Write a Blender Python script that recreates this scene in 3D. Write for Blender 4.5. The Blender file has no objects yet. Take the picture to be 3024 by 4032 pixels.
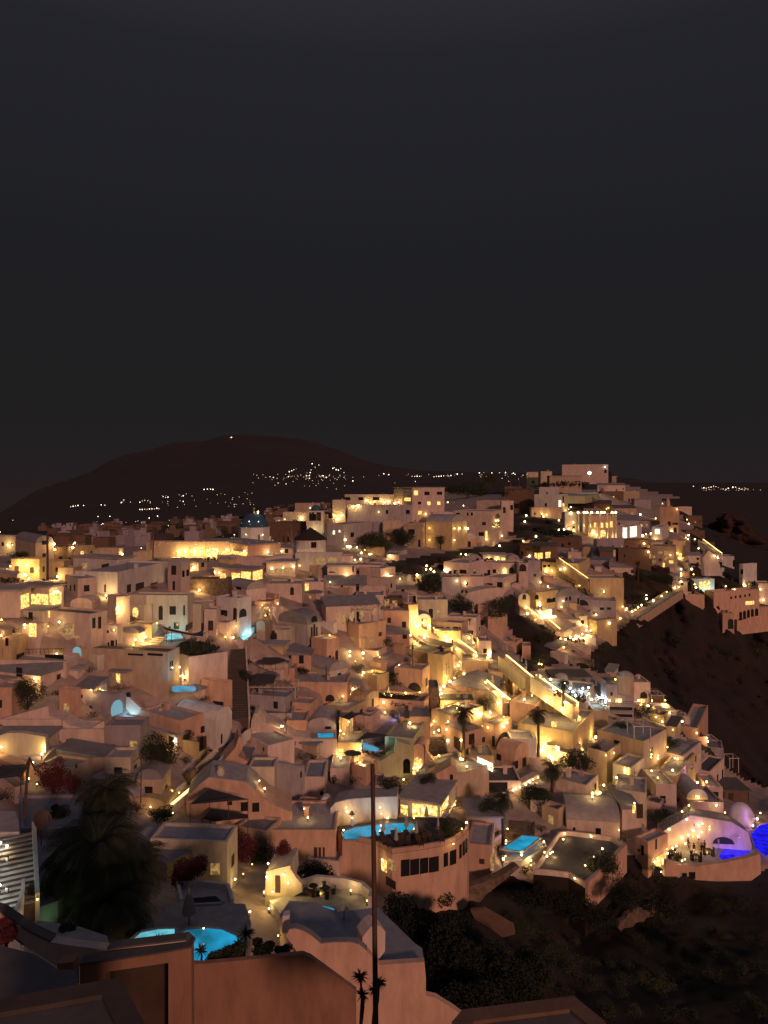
import bpy, math, random
from mathutils import Vector, noise
from mathutils.geometry import tessellate_polygon
from mathutils.bvhtree import BVHTree
R = random.Random(7)
scene = bpy.context.scene
C = scene.collection
F = 2912.0; U0 = 1512.0; HZ = 1905.0          # focal length, centre column and horizon row of the photograph
# ---------------------------------------------------------------- camera, sky, sun, exposure
cd = bpy.data.cameras.new('camera'); cam = bpy.data.objects.new('camera', cd); C.objects.link(cam)
scene.camera = cam
cam.location = (0, 0, 0); cam.rotation_euler = (math.radians(90), 0, 0)
cd.sensor_fit = 'VERTICAL'; cd.sensor_height = 36; cd.lens = 36*F/4032; cd.shift_y = -(2016-HZ)/4032
cd.clip_start = 0.5; cd.clip_end = 60000
scene.render.resolution_x = 768; scene.render.resolution_y = 1024
SUN_AZ = 22; SUN_EL = 17
w = bpy.data.worlds.new('World'); scene.world = w; w.use_nodes = True
nt = w.node_tree; bg = nt.nodes['Background']
tc = nt.nodes.new('ShaderNodeTexCoord'); sp = nt.nodes.new('ShaderNodeSeparateXYZ'); nt.links.new(tc.outputs['Generated'], sp.inputs[0])
rp = nt.nodes.new('ShaderNodeValToRGB'); nt.links.new(sp.outputs['Z'], rp.inputs[0])
el = rp.color_ramp.elements
el[0].position = 0.0; el[0].color = (0.0185, 0.0135, 0.0145, 1)
el[1].position = 1.0; el[1].color = (0.14, 0.125, 0.17, 1)  # overhead sky brightened, out of view, as cool fill for the roofs
for p, c in ((0.06, (0.0155, 0.0140, 0.0148, 1)), (0.14, (0.0142, 0.0139, 0.0148, 1)), (0.3, (0.0140, 0.0143, 0.0175, 1)), (0.5, (0.0175, 0.0178, 0.0230, 1)), (0.62, (0.035, 0.034, 0.042, 1))):
    e = el.new(p); e.color = c
sky = nt.nodes.new('ShaderNodeTexSky'); sky.sky_type = 'NISHITA'; sky.sun_disc = False
sky.sun_elevation = math.radians(-6); sky.sun_rotation = math.radians(180-SUN_AZ)
mx = nt.nodes.new('ShaderNodeMix'); mx.data_type = 'RGBA'; mx.inputs[0].default_value = 0.02
nt.links.new(rp.outputs[0], mx.inputs[6]); nt.links.new(sky.outputs[0], mx.inputs[7])
nt.links.new(mx.outputs[2], bg.inputs[0]); bg.inputs[1].default_value = 1.0
sd = bpy.data.lights.new('town_glow', 'SUN'); so = bpy.data.objects.new('town_glow', sd); C.objects.link(so)
sd.energy = 1.42; sd.color = (1.0, 0.505, 0.36); sd.angle = math.radians(5)
_a, _e = math.radians(SUN_AZ), math.radians(SUN_EL)
so.rotation_euler = Vector((math.sin(_a)*math.cos(_e), -math.cos(_a)*math.cos(_e), math.sin(_e))).to_track_quat('Z', 'Y').to_euler()
vs = scene.view_settings; vs.view_transform = 'Standard'; vs.look = 'None'; vs.exposure = 0; vs.gamma = 1
scene.render.engine = 'CYCLES'
scene.cycles.sample_clamp_indirect = 1.5; scene.cycles.use_light_tree = True; scene.cycles.max_bounces = 4
# ---------------------------------------------------------------- materials
def mat(name, col, rough=0.9, emit=None, es=0, var=0.2, scale=0.9, bump=0.15, c2=None, metal=0, samp='AUTO', rnd=0.12):
    m = bpy.data.materials.new(name); m.use_nodes = True; n = m.node_tree; b = n.nodes['Principled BSDF']
    b.inputs['Roughness'].default_value = rough; b.inputs['Metallic'].default_value = metal
    if emit:
        b.inputs['Base Color'].default_value = (*col, 1)
        b.inputs['Emission Color'].default_value = (*emit, 1); b.inputs['Emission Strength'].default_value = es
        m.cycles.emission_sampling = samp
        return m
    t = n.nodes.new('ShaderNodeNewGeometry'); no = n.nodes.new('ShaderNodeTexNoise'); no.inputs['Scale'].default_value = scale
    no.inputs['Detail'].default_value = 6; no.inputs['Roughness'].default_value = .65
    n.links.new(t.outputs['Position'], no.inputs['Vector'])
    mpn = n.nodes.new('ShaderNodeMapping'); mpn.inputs['Scale'].default_value = (1, 1, .3 if 'plaster' in name else 1); n.links.new(t.outputs['Position'], mpn.inputs[0]); n.links.new(mpn.outputs[0], no.inputs['Vector'])
    r = n.nodes.new('ShaderNodeValToRGB'); r.color_ramp.elements[0].position = .32; r.color_ramp.elements[1].position = .68
    d = c2 or tuple(x*(1-var*1.6) for x in col); r.color_ramp.elements[0].color = (*d, 1); r.color_ramp.elements[1].color = (*col, 1)
    n.links.new(no.outputs['Fac'], r.inputs[0])
    oi = n.nodes.new('ShaderNodeObjectInfo'); mr = n.nodes.new('ShaderNodeMapRange'); mr.inputs[3].default_value = 1-rnd*1.5; mr.inputs[4].default_value = 1+rnd*.5
    n.links.new(oi.outputs['Random'], mr.inputs[0])
    vm = n.nodes.new('ShaderNodeVectorMath'); vm.operation = 'SCALE'; n.links.new(r.outputs[0], vm.inputs[0]); n.links.new(mr.outputs[0], vm.inputs['Scale'])
    n.links.new(vm.outputs[0], b.inputs['Base Color'])
    if bump:
        bp = n.nodes.new('ShaderNodeBump'); bp.inputs['Strength'].default_value = bump; bp.inputs['Distance'].default_value = .1
        n2 = n.nodes.new('ShaderNodeTexNoise'); n2.inputs['Scale'].default_value = scale*4; n.links.new(t.outputs['Position'], n2.inputs['Vector'])
        n.links.new(n2.outputs['Fac'], bp.inputs['Height']); n.links.new(bp.outputs[0], b.inputs['Normal'])
    return m
M = {
 'w': mat('white_plaster', (.74, .70, .67)), 'c': mat('cream_plaster', (.72, .64, .50)), 'p': mat('pink_plaster', (.74, .58, .51)),
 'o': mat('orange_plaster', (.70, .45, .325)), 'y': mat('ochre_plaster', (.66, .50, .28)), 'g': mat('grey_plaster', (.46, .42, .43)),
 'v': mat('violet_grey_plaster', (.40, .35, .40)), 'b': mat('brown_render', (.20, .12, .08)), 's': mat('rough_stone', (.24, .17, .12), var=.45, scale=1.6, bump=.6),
 'd': mat('dark_render', (.09, .07, .06)), 't': mat('tan_plaster', (.55, .42, .31)), 'e': mat('pale_green_plaster', (.50, .50, .30)),
 'q': mat('dim_orange_plaster', (.36, .19, .125), var=.25, scale=.7), 'leafd': mat('blackish_leaves', (.018, .025, .013), var=.5, scale=1.2, bump=0),  # q: darker copy of orange plaster; weaker foreground light put into its colour
 'rw': mat('whitewashed_roof', (.43, .395, .40)), 'rg': mat('grey_roof', (.27, .26, .285)), 'rd': mat('dark_roof', (.12, .11, .11)), 'rb': mat('bluish_roof', (.30, .32, .37)),
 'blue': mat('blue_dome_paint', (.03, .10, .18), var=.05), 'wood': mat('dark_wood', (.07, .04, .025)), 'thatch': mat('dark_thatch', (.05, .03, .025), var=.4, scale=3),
 'glass': mat('dark_window_glass', (.02, .022, .026), rough=.15, var=0, bump=0), 'frame': mat('window_frame_paint', (.10, .06, .045), bump=0),
 'frame_w': mat('pale_frame_paint', (.6, .55, .5), bump=0),
 'lit': mat('lit_window', (.1, .1, .1), emit=(1, .62, .16), es=1.5, samp='NONE'), 'litw': mat('bright_white_window', (.1, .1, .1), emit=(1, .93, .70), es=1.5, samp='NONE'),
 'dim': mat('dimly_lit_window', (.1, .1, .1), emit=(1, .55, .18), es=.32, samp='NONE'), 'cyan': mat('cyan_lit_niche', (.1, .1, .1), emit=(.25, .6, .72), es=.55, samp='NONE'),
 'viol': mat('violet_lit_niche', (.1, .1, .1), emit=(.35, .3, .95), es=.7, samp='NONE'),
 'globe': mat('warm_lamp_glass', (.8, .7, .5), emit=(1, .76, .34), es=13, samp='NONE'), 'globe_w': mat('white_lamp_glass', (.8, .8, .8), emit=(.92, 1, .88), es=14, samp='NONE'),
 'globe_o': mat('amber_lamp_glass', (.8, .6, .3), emit=(1, .58, .16), es=6, samp='NONE'), 'globe_far2': mat('faint_distant_lamp_glass', (.5, .4, .3), emit=(1, .75, .45), es=1.6, samp='NONE'),
 'globe_far': mat('distant_lamp_glass', (.8, .7, .5), emit=(1, .82, .58), es=5, samp='NONE'),
 'strip': mat('lit_wall_top_glow', (.8, .7, .5), emit=(1, .74, .28), es=2.2, samp='NONE'),  # glow standing for lamplight on the ramp wall tops
 'pool': mat('lit_pool_water', (.02, .2, .3), rough=.05, emit=(.02, .40, .70), es=.72, samp='NONE'), 'pool2': mat('pale_lit_pool_water', (.1, .3, .35), rough=.05, emit=(.18, .68, .80), es=.8, samp='NONE'),
 'poolb': mat('deep_blue_lit_pool_water', (.01, .01, .3), rough=.05, emit=(.015, .01, 1.0), es=1.0, samp='NONE'), 'pooldk': mat('unlit_pool_water', (.02, .03, .04), rough=.05, bump=0),
 'leaf': mat('dark_leaves', (.045, .06, .028), var=.5, scale=1.2, bump=0), 'leaf2': mat('olive_leaves', (.075, .085, .035), var=.5, scale=1.2, bump=0), 'palm': mat('palm_fronds', (.05, .062, .03), var=.4, bump=0),
 'leafr': mat('bougainvillea_flowers', (.16, .025, .03), var=.5, scale=1.5, bump=0), 'bark': mat('bark', (.07, .05, .035), scale=4), 'fabric': mat('parasol_fabric', (.42, .38, .34), bump=0),
 'sail': mat('dark_shade_sail', (.05, .05, .06), bump=0), 'metal': mat('rusty_metal', (.10, .055, .04), rough=.6), 'dish': mat('dish_metal', (.13, .08, .065), rough=.6),
 'cloth': mat('dark_clothing', (.03, .028, .03), bump=0), 'clothw': mat('pale_clothing', (.5, .45, .42), bump=0),
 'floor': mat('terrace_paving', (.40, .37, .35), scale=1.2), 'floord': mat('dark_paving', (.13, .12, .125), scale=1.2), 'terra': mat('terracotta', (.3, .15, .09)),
}
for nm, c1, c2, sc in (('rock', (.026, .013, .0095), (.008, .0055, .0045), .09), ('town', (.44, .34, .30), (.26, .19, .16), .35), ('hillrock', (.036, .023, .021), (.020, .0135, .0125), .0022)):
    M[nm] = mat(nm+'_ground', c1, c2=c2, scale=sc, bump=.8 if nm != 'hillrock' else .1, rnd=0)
def wavy(m, scale, lo=.6, hi=1.25):      # caustic-like variation in lit water
    n = m.node_tree; b = n.nodes['Principled BSDF']; g = n.nodes.new('ShaderNodeNewGeometry'); t = n.nodes.new('ShaderNodeTexNoise'); t.inputs['Scale'].default_value = scale; t.inputs['Detail'].default_value = 4
    n.links.new(g.outputs['Position'], t.inputs['Vector']); r = n.nodes.new('ShaderNodeMapRange'); r.inputs[1].default_value = .3; r.inputs[2].default_value = .7
    s = b.inputs['Emission Strength'].default_value; r.inputs[3].default_value = s*lo; r.inputs[4].default_value = s*hi
    n.links.new(t.outputs['Fac'], r.inputs[0]); n.links.new(r.outputs[0], b.inputs['Emission Strength'])
for k in ('pool', 'pool2'): wavy(M[k], .45, .3, 1.35)
wavy(M['poolb'], 1.3, .15, 1.2)
for k in ('lit', 'litw', 'dim'): wavy(M[k], 2.2, .12, 1.7)
# ---------------------------------------------------------------- picture grid to place
TILE = {'A': (0, 1650, 1.58), 'B': (1000, 1780, 1.58), 'C': (1974, 1780, 1.58), 'D': (0, 2080, 2.07375), 'E': (700, 2080, 2.07375), 'F': (1400, 2080, 2.07375),
 'G': (2100, 2080, 1.79545), 'H': (0, 2500, 2.07375), 'I': (700, 2500, 2.07375), 'J': (1400, 2500, 2.07375), 'K': (2100, 2600, 1.79545), 'L': (0, 2950, 1.84333),
 'M': (700, 2950, 2.07375), 'N': (1250, 2950, 1.84333), 'O': (2100, 3050, 1.79545), 'P': (0, 3432, 1.659), 'Q': (800, 3432, 1.659), 'R': (1700, 3432, 1.253), 'S': (0, 0, 1.0)}
def px(t, x, y):
    a, b, s = TILE[t]; return a+x/s, b+y/s
TU = [-700, 0, 750, 1500, 2000, 2300, 2650, 3024, 3800]
TV = [1900, 1950, 2000, 2050, 2100, 2150, 2200, 2300, 2400, 2500, 2600, 2700, 2800, 2900, 3000, 3100, 3200, 3300, 3400, 3500, 3600, 3700, 3850, 4032, 4400]
TD = [
 [5000, 3000, 1600, 950, 600, 330, 190, 135, 124, 118, 114, 110, 104, 98, 92, 85, 78, 70, 62, 56, 52, 49, 46, 43, 38],
 [5000, 3000, 1500, 900, 600, 350, 200, 140, 128, 122, 118, 114, 108, 103, 97, 90, 84, 76, 68, 60, 55, 52, 50, 47, 42],
 [5000, 2500, 1200, 700, 400, 260, 200, 165, 150, 140, 134, 128, 122, 116, 110, 104, 98, 92, 86, 78, 71, 66, 60, 56, 50],
 [3000, 1200, 450, 340, 300, 260, 230, 205, 188, 175, 165, 155, 146, 138, 130, 122, 114, 107, 100, 94, 88, 80, 73, 68, 62],
 [620, 500, 430, 350, 310, 285, 260, 235, 220, 208, 192, 172, 158, 146, 137, 129, 121, 113, 107, 104, 98, 91, 80, 72, 60],
 [450, 430, 400, 370, 330, 295, 275, 250, 235, 222, 205, 182, 166, 153, 142, 132, 125, 118, 114, 111, 107, 100, 88, 78, 62],
 [3000, 900, 600, 480, 370, 320, 295, 270, 258, 250, 242, 228, 200, 168, 150, 140, 130, 120, 116, 113, 109, 101, 90, 79, 62],
 [6000, 2500, 1500, 1000, 700, 560, 430, 325, 300, 288, 278, 266, 252, 236, 218, 190, 142, 126, 117, 110, 104, 97, 87, 77, 60],
 [6000, 3000, 2200, 1500, 1000, 800, 600, 450, 400, 370, 350, 330, 310, 290, 270, 240, 190, 160, 140, 125, 115, 105, 92, 82, 64]]
LT = [[math.log(x) for x in r] for r in TD]
def _loc(a, x):
    x = min(max(x, a[0]), a[-1]-1e-6); i = 0
    while a[i+1] <= x: i += 1
    return i, (x-a[i])/(a[i+1]-a[i])
def depth(u, v):
    i, f = _loc(TU, u); j, g = _loc(TV, v)
    a = LT[i][j]*(1-g)+LT[i][j+1]*g; b = LT[i+1][j]*(1-g)+LT[i+1][j+1]*g
    return math.exp(a*(1-f)+b*f)
def P(u, v, D): return Vector(((u-U0)/F*D, D, -(v-HZ)/F*D))
def pix(p): return U0+F*p.x/p.y, HZ-F*p.z/p.y
# ---------------------------------------------------------------- mesh building
VV = []; FF = []; OWN = []
class MB:
    def __init__(s): s.v = []; s.f = []
    def add(s, vs, fs):
        n = len(s.v); s.v += [Vector(a) for a in vs]; s.f += [tuple(i+n for i in f) for f in fs]; return s
    def box(s, o, ax, ay, az):      # corner + three edge vectors
        o = Vector(o); c = [o, o+ax, o+ax+ay, o+ay]; c += [q+az for q in c]
        return s.add(c, [(0, 3, 2, 1), (4, 5, 6, 7), (0, 1, 5, 4), (1, 2, 6, 5), (2, 3, 7, 6), (3, 0, 4, 7)])
    def cbox(s, c, sx, sy, sz, rz=0):
        ax = Vector((math.cos(rz), math.sin(rz), 0)); ay = Vector((-math.sin(rz), math.cos(rz), 0))
        return s.box(Vector(c)-ax*sx/2-ay*sy/2, ax*sx, ay*sy, Vector((0, 0, sz)))
    def prism(s, pts, d):           # planar polygon extruded by d
        tri = tessellate_polygon([pts]); n = len(pts)
        if n and (pts[tri[0][1]]-pts[tri[0][0]]).cross(pts[tri[0][2]]-pts[tri[0][0]]).dot(d) > 0: pass
        vs = list(pts)+[p+d for p in pts]; fs = [tuple(t) for t in tri]+[tuple(n+i for i in reversed(t)) for t in tri]
        fs += [(i, (i+1) % n, n+(i+1) % n, n+i) for i in range(n)]
        return s.add(vs, fs)
    def lathe(s, c, prof, n=12):
        c = Vector(c); vs = []; fs = []
        for r, z in prof:
            for k in range(n):
                a = 2*math.pi*k/n; vs.append(c+Vector((r*math.cos(a), r*math.sin(a), z)))
        for j in range(len(prof)-1):
            for k in range(n):
                k2 = (k+1) % n; fs.append((j*n+k, j*n+k2, (j+1)*n+k2, (j+1)*n+k))
        return s.add(vs, fs)
    def tube(s, pts, rs, n=6):
        vs = []; fs = []
        for j, p in enumerate(pts):
            d = (pts[min(j+1, len(pts)-1)]-pts[max(j-1, 0)]).normalized(); a = d.orthogonal().normalized(); b = d.cross(a)
            for k in range(n):
                t = 2*math.pi*k/n; vs.append(p+(a*math.cos(t)+b*math.sin(t))*rs[j])
        for j in range(len(pts)-1):
            for k in range(n): fs.append((j*n+k, j*n+(k+1) % n, (j+1)*n+(k+1) % n, (j+1)*n+k))
        fs.append(tuple(range(n))); fs.append(tuple(len(vs)-1-k for k in range(n)))
        return s.add(vs, fs)
    def build(s, name, m, parent=None, bvh=True, smooth=False, fix=True):
        if bvh:
            n = len(VV); VV.extend(s.v); FF.extend(tuple(i+n for i in f) for f in s.f); OWN.extend([parent]*len(s.f))
        me = bpy.data.meshes.new(name); off = parent.location if parent else Vector((0, 0, 0))
        if parent and parent.get('rz'): off = parent.location
        me.from_pydata([q-off for q in s.v], [], s.f); me.materials.append(M[m] if isinstance(m, str) else m)
        if fix:
            import bmesh
            b = bmesh.new(); b.from_mesh(me); bmesh.ops.recalc_face_normals(b, faces=b.faces); b.to_mesh(me); b.free()
        if smooth:
            for p_ in me.polygons: p_.use_smooth = True
        o = bpy.data.objects.new(name, me); C.objects.link(o)
        if parent: o.parent = parent
        return o
def tag(o, label=None, cat=None, group=None, kind=None):
    if label: o['label'] = label
    if cat: o['category'] = cat
    if group: o['group'] = group
    if kind: o['kind'] = kind
    return o
def thing(name, loc, label, cat, group=None):
    o = bpy.data.objects.new(name, None); C.objects.link(o); o.location = loc; o.empty_display_size = .5
    return tag(o, label, cat, group)
FLATS = []        # (footprint polygon xy, z the ground must stay under)
UPZ = Vector((0, 0, 1))
# ---------------------------------------------------------------- builders
def corner_dirs(a):
    a = math.radians(a); return Vector((-math.cos(a), math.sin(a), 0)), Vector((math.sin(a), math.cos(a), 0))
ROOFM = {'q': 'rg', 'w': 'rw', 'c': 'rw', 'p': 'rw', 'o': 'rw', 'y': 'rw', 'g': 'rg', 'v': 'rg', 'b': 'rd', 's': 'rg', 'd': 'rd', 't': 'rg', 'e': 'rw'}
def house(t, x0, xc, x1, yt, yb, a, roof, col, dep, label, cat='house', D=None, group=None):
    u0, vt = px(t, x0, yt); uc, vb = px(t, xc, yb); u1, _ = px(t, x1, yb)
    D = D or depth(uc, vb)
    cpt = P(uc, vb, D); zt = -(vt-HZ)/F*D; dA, dB = corner_dirs(a); r = math.radians(a)
    k0 = (u0-U0)/F; k1 = (u1-U0)/F
    la = (cpt.x-k0*cpt.y)/max(.2, math.cos(r)+k0*math.sin(r))
    den = math.sin(r)-k1*math.cos(r)
    lb = (k1*cpt.y-cpt.x)/den if den > .12 and x1 > xc+1 else dep
    la = max(1.2, min(la, 60)); lb = max(1.5, min(lb, 22 if x1 > xc+1 else dep))
    if x1 > xc+1 and a < 20: lb = max(lb, 4)
    zb = cpt.z-3.5
    A = Vector((cpt.x, cpt.y, 0)); B = A+dB*lb; Dd = A+dA*la; Cc = B+dA*la
    c = (A+B+Cc+Dd)/4
    nm = {'tower': 'tower', 'wall': 'garden_wall', 'chapel': 'chapel', 'hotel': 'hotel', 'restaurant': 'restaurant', 'shed': 'shed', 'terrace': 'terrace', 'apartments': 'apartment_block'}.get(cat, 'house')
    root = thing(nm, Vector((c.x, c.y, zb)), label, cat, group)
    rm = ROOFM[col]; H = zt-zb; z = lambda p, h: Vector((p.x, p.y, h))
    ea = dA.copy(); eb = dB.copy()
    if roof in ('flat', 'flatd', 'flatg', 'flatb', 'slab', 'terr'):
        th = min(.3, la*.12, lb*.12); ph = {'slab': .0, 'terr': .75}.get(roof, min(.38, (zt-cpt.z)*.2))
        if roof == 'slab':
            MB().box(z(A, zb), ea*la, eb*lb, UPZ*(H-.3)).build('wall', col, root)
            MB().box(z(A-ea*.35-eb*.4, zt-.3), ea*(la+.7), eb*(lb+.8), UPZ*.3).build('roof', rm if col != 'b' else 'rd', root)
        else:
            m = MB()
            m.box(z(A, zb), ea*la, eb*lb, UPZ*(H-ph))
            m.box(z(A, zt-ph), ea*la, eb*th, UPZ*ph); m.box(z(B-eb*th, zt-ph), ea*la, eb*th, UPZ*ph)
            m.box(z(A+eb*th, zt-ph), ea*th, eb*(lb-2*th), UPZ*ph); m.box(z(Dd-ea*th+eb*th, zt-ph), ea*th, eb*(lb-2*th), UPZ*ph)
            m.build('wall', col, root)
            q = {'flatd': 'rd', 'flatg': 'rg', 'flatb': 'rb', 'terr': 'floor'}.get(roof, rm)
            MB().box(z(A+ea*(th+.01)+eb*(th+.01), zt-ph+.004), ea*(la-2*th-.02), eb*(lb-2*th-.02), UPZ*.05).build('roof', q, root)
        FLATS.append(([A, B, Cc, Dd], zt-.9))
        if R.random() < .55 and la > 4 and lb > 4 and roof[:4] == 'flat':      # chimney / tank
            p = A+ea*la*R.uniform(.2, .8)+eb*lb*R.uniform(.4, .8)
            mm = MB().cbox((p.x, p.y, zt-ph), .7, .7, R.uniform(.8, 1.5), -r); mm.cbox((p.x, p.y, zt-ph+mm.v[4].z-mm.v[0].z), .9, .9, .12, -r).build('chimney', col, root)
        if R.random() < .45 and la > 4 and lb > 4 and roof[:4] == 'flat':
            p = A+ea*la*R.uniform(.15, .85)+eb*lb*R.uniform(.3, .8); p = Vector((p.x, p.y, zt-ph)); k = R.random()
            if k < .4: MB().tube([p, p+UPZ*R.uniform(2, 3)], [.04, .03], 4).cbox((p.x, p.y, p.z+1.7), 1.1, .05, .05).cbox((p.x, p.y, p.z+1.45), .8, .05, .05).build('antenna', 'metal', root, bvh=False)
            elif k < .75:
                m = MB(); m.tube([p+UPZ*.9-ea*.6, p+UPZ*.9+ea*.6], [.28, .28], 10); m.box(p-ea*.6-eb*.3, ea*.06, eb*.6, UPZ*.8).box(p+ea*.55-eb*.3, ea*.06, eb*.6, UPZ*.8); m.build('water_tank', 'rg', root, bvh=False)
            else: MB().box(p, ea*.9, eb*.4, UPZ*.65).build('air_conditioner', 'rw', root, bvh=False)
    elif roof in ('vaultA', 'vaultB'):     # barrel vault, arch showing on face A or on face B
        arcw = la if roof == 'vaultA' else lb; rise = min(arcw*.42, (zt-cpt.z)*.45, 2.6); n = 12
        prof = []
        for i in range(n+1):
            th_ = math.pi*i/n; prof.append((arcw/2-arcw/2*math.cos(th_), zt-rise+rise*math.sin(th_)))
        if roof == 'vaultA': w_, l_, L = ea, eb, lb
        else: w_, l_, L = eb, ea, la
        MB().box(z(A, zb), ea*la, eb*lb, UPZ*(H-rise)).build('wall', col, root)
        m = MB(); pts = [z(A+w_*s-l_*.05, h+.002) for s, h in prof]; m.prism(pts, l_*(L+.1))
        m.build('roof', rm if R.random() < .6 else col, root, smooth=False)
        FLATS.append(([A, B, Cc, Dd], zt-rise-.6))
    elif roof in ('shed', 'shedB', 'gable', 'hip'):
        rise = min(la, lb)*.28; e = .25
        MB().box(z(A, zb), ea*la, eb*lb, UPZ*(H-rise)).build('wall', col, root)
        zz = zt-rise; m = MB(); o = z(A-ea*e-eb*e, zz); La, Lb = la+2*e, lb+2*e
        if roof == 'shed': m.prism([o, o+eb*Lb, o+eb*Lb+UPZ*rise], ea*La)
        elif roof == 'shedB': m.prism([o, o+ea*La, o+ea*La+UPZ*rise], eb*Lb)
        elif roof == 'gable': m.prism([o, o+eb*Lb, o+eb*Lb/2+UPZ*rise], ea*La)
        else:
            ap = o+ea*La/2+eb*Lb/2+UPZ*rise; m.add([o, o+ea*La, o+ea*La+eb*Lb, o+eb*Lb, ap], [(0, 1, 4), (1, 2, 4), (2, 3, 4), (3, 0, 4), (0, 3, 2, 1)])
        m.build('roof', 'rg' if col in 'wcpogv' else 'rd', root)
        FLATS.append(([A, B, Cc, Dd], zz-.5))
    elif roof == 'dome':
        rr = min(la, lb)*.46; MB().box(z(A, zb), ea*la, eb*lb, UPZ*(H-rr*.8)).build('wall', col, root)
        MB().lathe((c.x, c.y, zt-rr*.8), [(rr*math.cos(k*math.pi/16), rr*.8*math.sin(k*math.pi/16)+.003) for k in range(9)], 20).build('dome', rm, root, smooth=True)
        FLATS.append(([A, B, Cc, Dd], zt-rr-.5))
    HF.append((root, A, dA, la, B, dB, lb, cpt.z, zt-(0 if roof in ('slab',) else .9), roof))
    return root
HF = []
def facade(t, pts, ref, dep, col, label, cat='wall', a=0, name='garden_wall', D=None, extra=None, cap=None):
    """outline standing on a vertical plane through the reference point, extruded backwards by a real depth"""
    ur, vr = px(t, *ref); D = D or depth(ur, vr); p0 = P(ur, vr, D); r = math.radians(a); n = Vector((math.sin(r), -math.cos(r), 0))
    q = []
    for x, y in pts:
        u, v = px(t, x, y); d = P(u, v, 1.0); q.append(d*(p0.dot(n)/d.dot(n)))
    c = sum(q, Vector())/len(q)-n*dep/2; zb = min(k.z for k in q)
    root = thing(name, Vector((c.x, c.y, zb)), label, cat)
    MB().prism(q, -n*dep).build('wall', col, root)
    if cap:
        mz = sorted(k.z for k in q)[len(q)//2]
        top = [k for k in q if k.z >= mz]
        m = MB()
        for i in range(len(q)):
            A_, B_ = q[i], q[(i+1) % len(q)]
            if (A_.z+B_.z)/2 > mz and (A_-B_).length > .3 and abs(A_.z-B_.z) < 1.2*math.hypot(A_.x-B_.x, A_.y-B_.y):
                m.add([A_+UPZ*.02+n*.04, B_+UPZ*.02+n*.04, B_+UPZ*.02-n*dep, A_+UPZ*.02-n*dep, A_+UPZ*.1+n*.04, B_+UPZ*.1+n*.04, B_+UPZ*.1-n*dep, A_+UPZ*.1-n*dep],
                      [(0, 3, 2, 1), (4, 5, 6, 7), (0, 1, 5, 4), (1, 2, 6, 5), (2, 3, 7, 6), (3, 0, 4, 7)])
        if m.v: m.build('coping', cap, root)
    return root
def onplane(t, pts, ref, D=None, dz=0):
    ur, vr = px(t, *ref); D = D or depth(ur, vr); z = P(ur, vr, D).z+dz; out = []
    for x, y in pts:
        u, v = px(t, x, y); out.append(P(u, v, -z*F/(v-HZ)))
    return out
def terrace(t, pts, ref, drop, col, floor, label, cat='terrace', par=.0, parw=.3, D=None, open_=(), name='terrace', flat=True, base=None):
    q = onplane(t, pts, ref, D); z = q[0].z; c = sum(q, Vector())/len(q)
    root = thing(name, Vector((c.x, c.y, z-drop)), label, cat)
    MB().prism([Vector((p.x, p.y, z-drop)) for p in q], UPZ*(drop-.05)).build('retaining_wall', base or col, root)
    MB().prism([Vector((p.x, p.y, z-.046)) for p in q], UPZ*.05).build('floor', floor, root)
    if par:
        m = MB(); n = len(q)
        for i in range(n):
            if i in open_: continue
            a_, b_ = q[i], q[(i+1) % n]; d = (b_-a_).normalized(); s = Vector((-d.y, d.x, 0))
            if s.dot(c-a_) < 0: s = -s
            m.box(Vector((a_.x, a_.y, z+.006))-d*.02, d*((b_-a_).length+.04), s*parw, UPZ*(par+.003*i))
        if m.v: m.build('parapet', col, root)
    if flat: FLATS.append((q, z-.5))
    return root
def pool(t, pts, ref, m, label, D=None, dz=.06, light=None, pw=60):
    q = onplane(t, pts, ref, D, dz); c = sum(q, Vector())/len(q)
    root = thing('swimming_pool', Vector((c.x, c.y, c.z-.1)), label, 'pool')
    MB().prism([Vector((p.x, p.y, p.z-.1)) for p in q], UPZ*.1).build('water', m, root)
    mm = MB(); n = len(q)
    for i in range(n):
        a_, b_ = q[i], q[(i+1) % n]; d = (b_-a_).normalized(); s = Vector((-d.y, d.x, 0))
        if s.dot(c-a_) > 0: s = -s
        mm.box(Vector((a_.x, a_.y, c.z-.12)), d*(b_-a_).length, s*.25, UPZ*(.17+.002*i))
    mm.build('coping', 'rw', root)
    if light:
        l = bpy.data.lights.new('pool_light', 'AREA'); l.energy = pw; l.color = light; l.shape = 'DISK'; l.size = min(6, (q[0]-q[len(q)//2]).length*.7)
        o = bpy.data.objects.new('pool_light', l); C.objects.link(o); o.parent = root; o.location = (0, 0, .16); o.rotation_euler = (math.pi, 0, 0)
    FLATS.append((q, c.z-.4))
    return root
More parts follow.
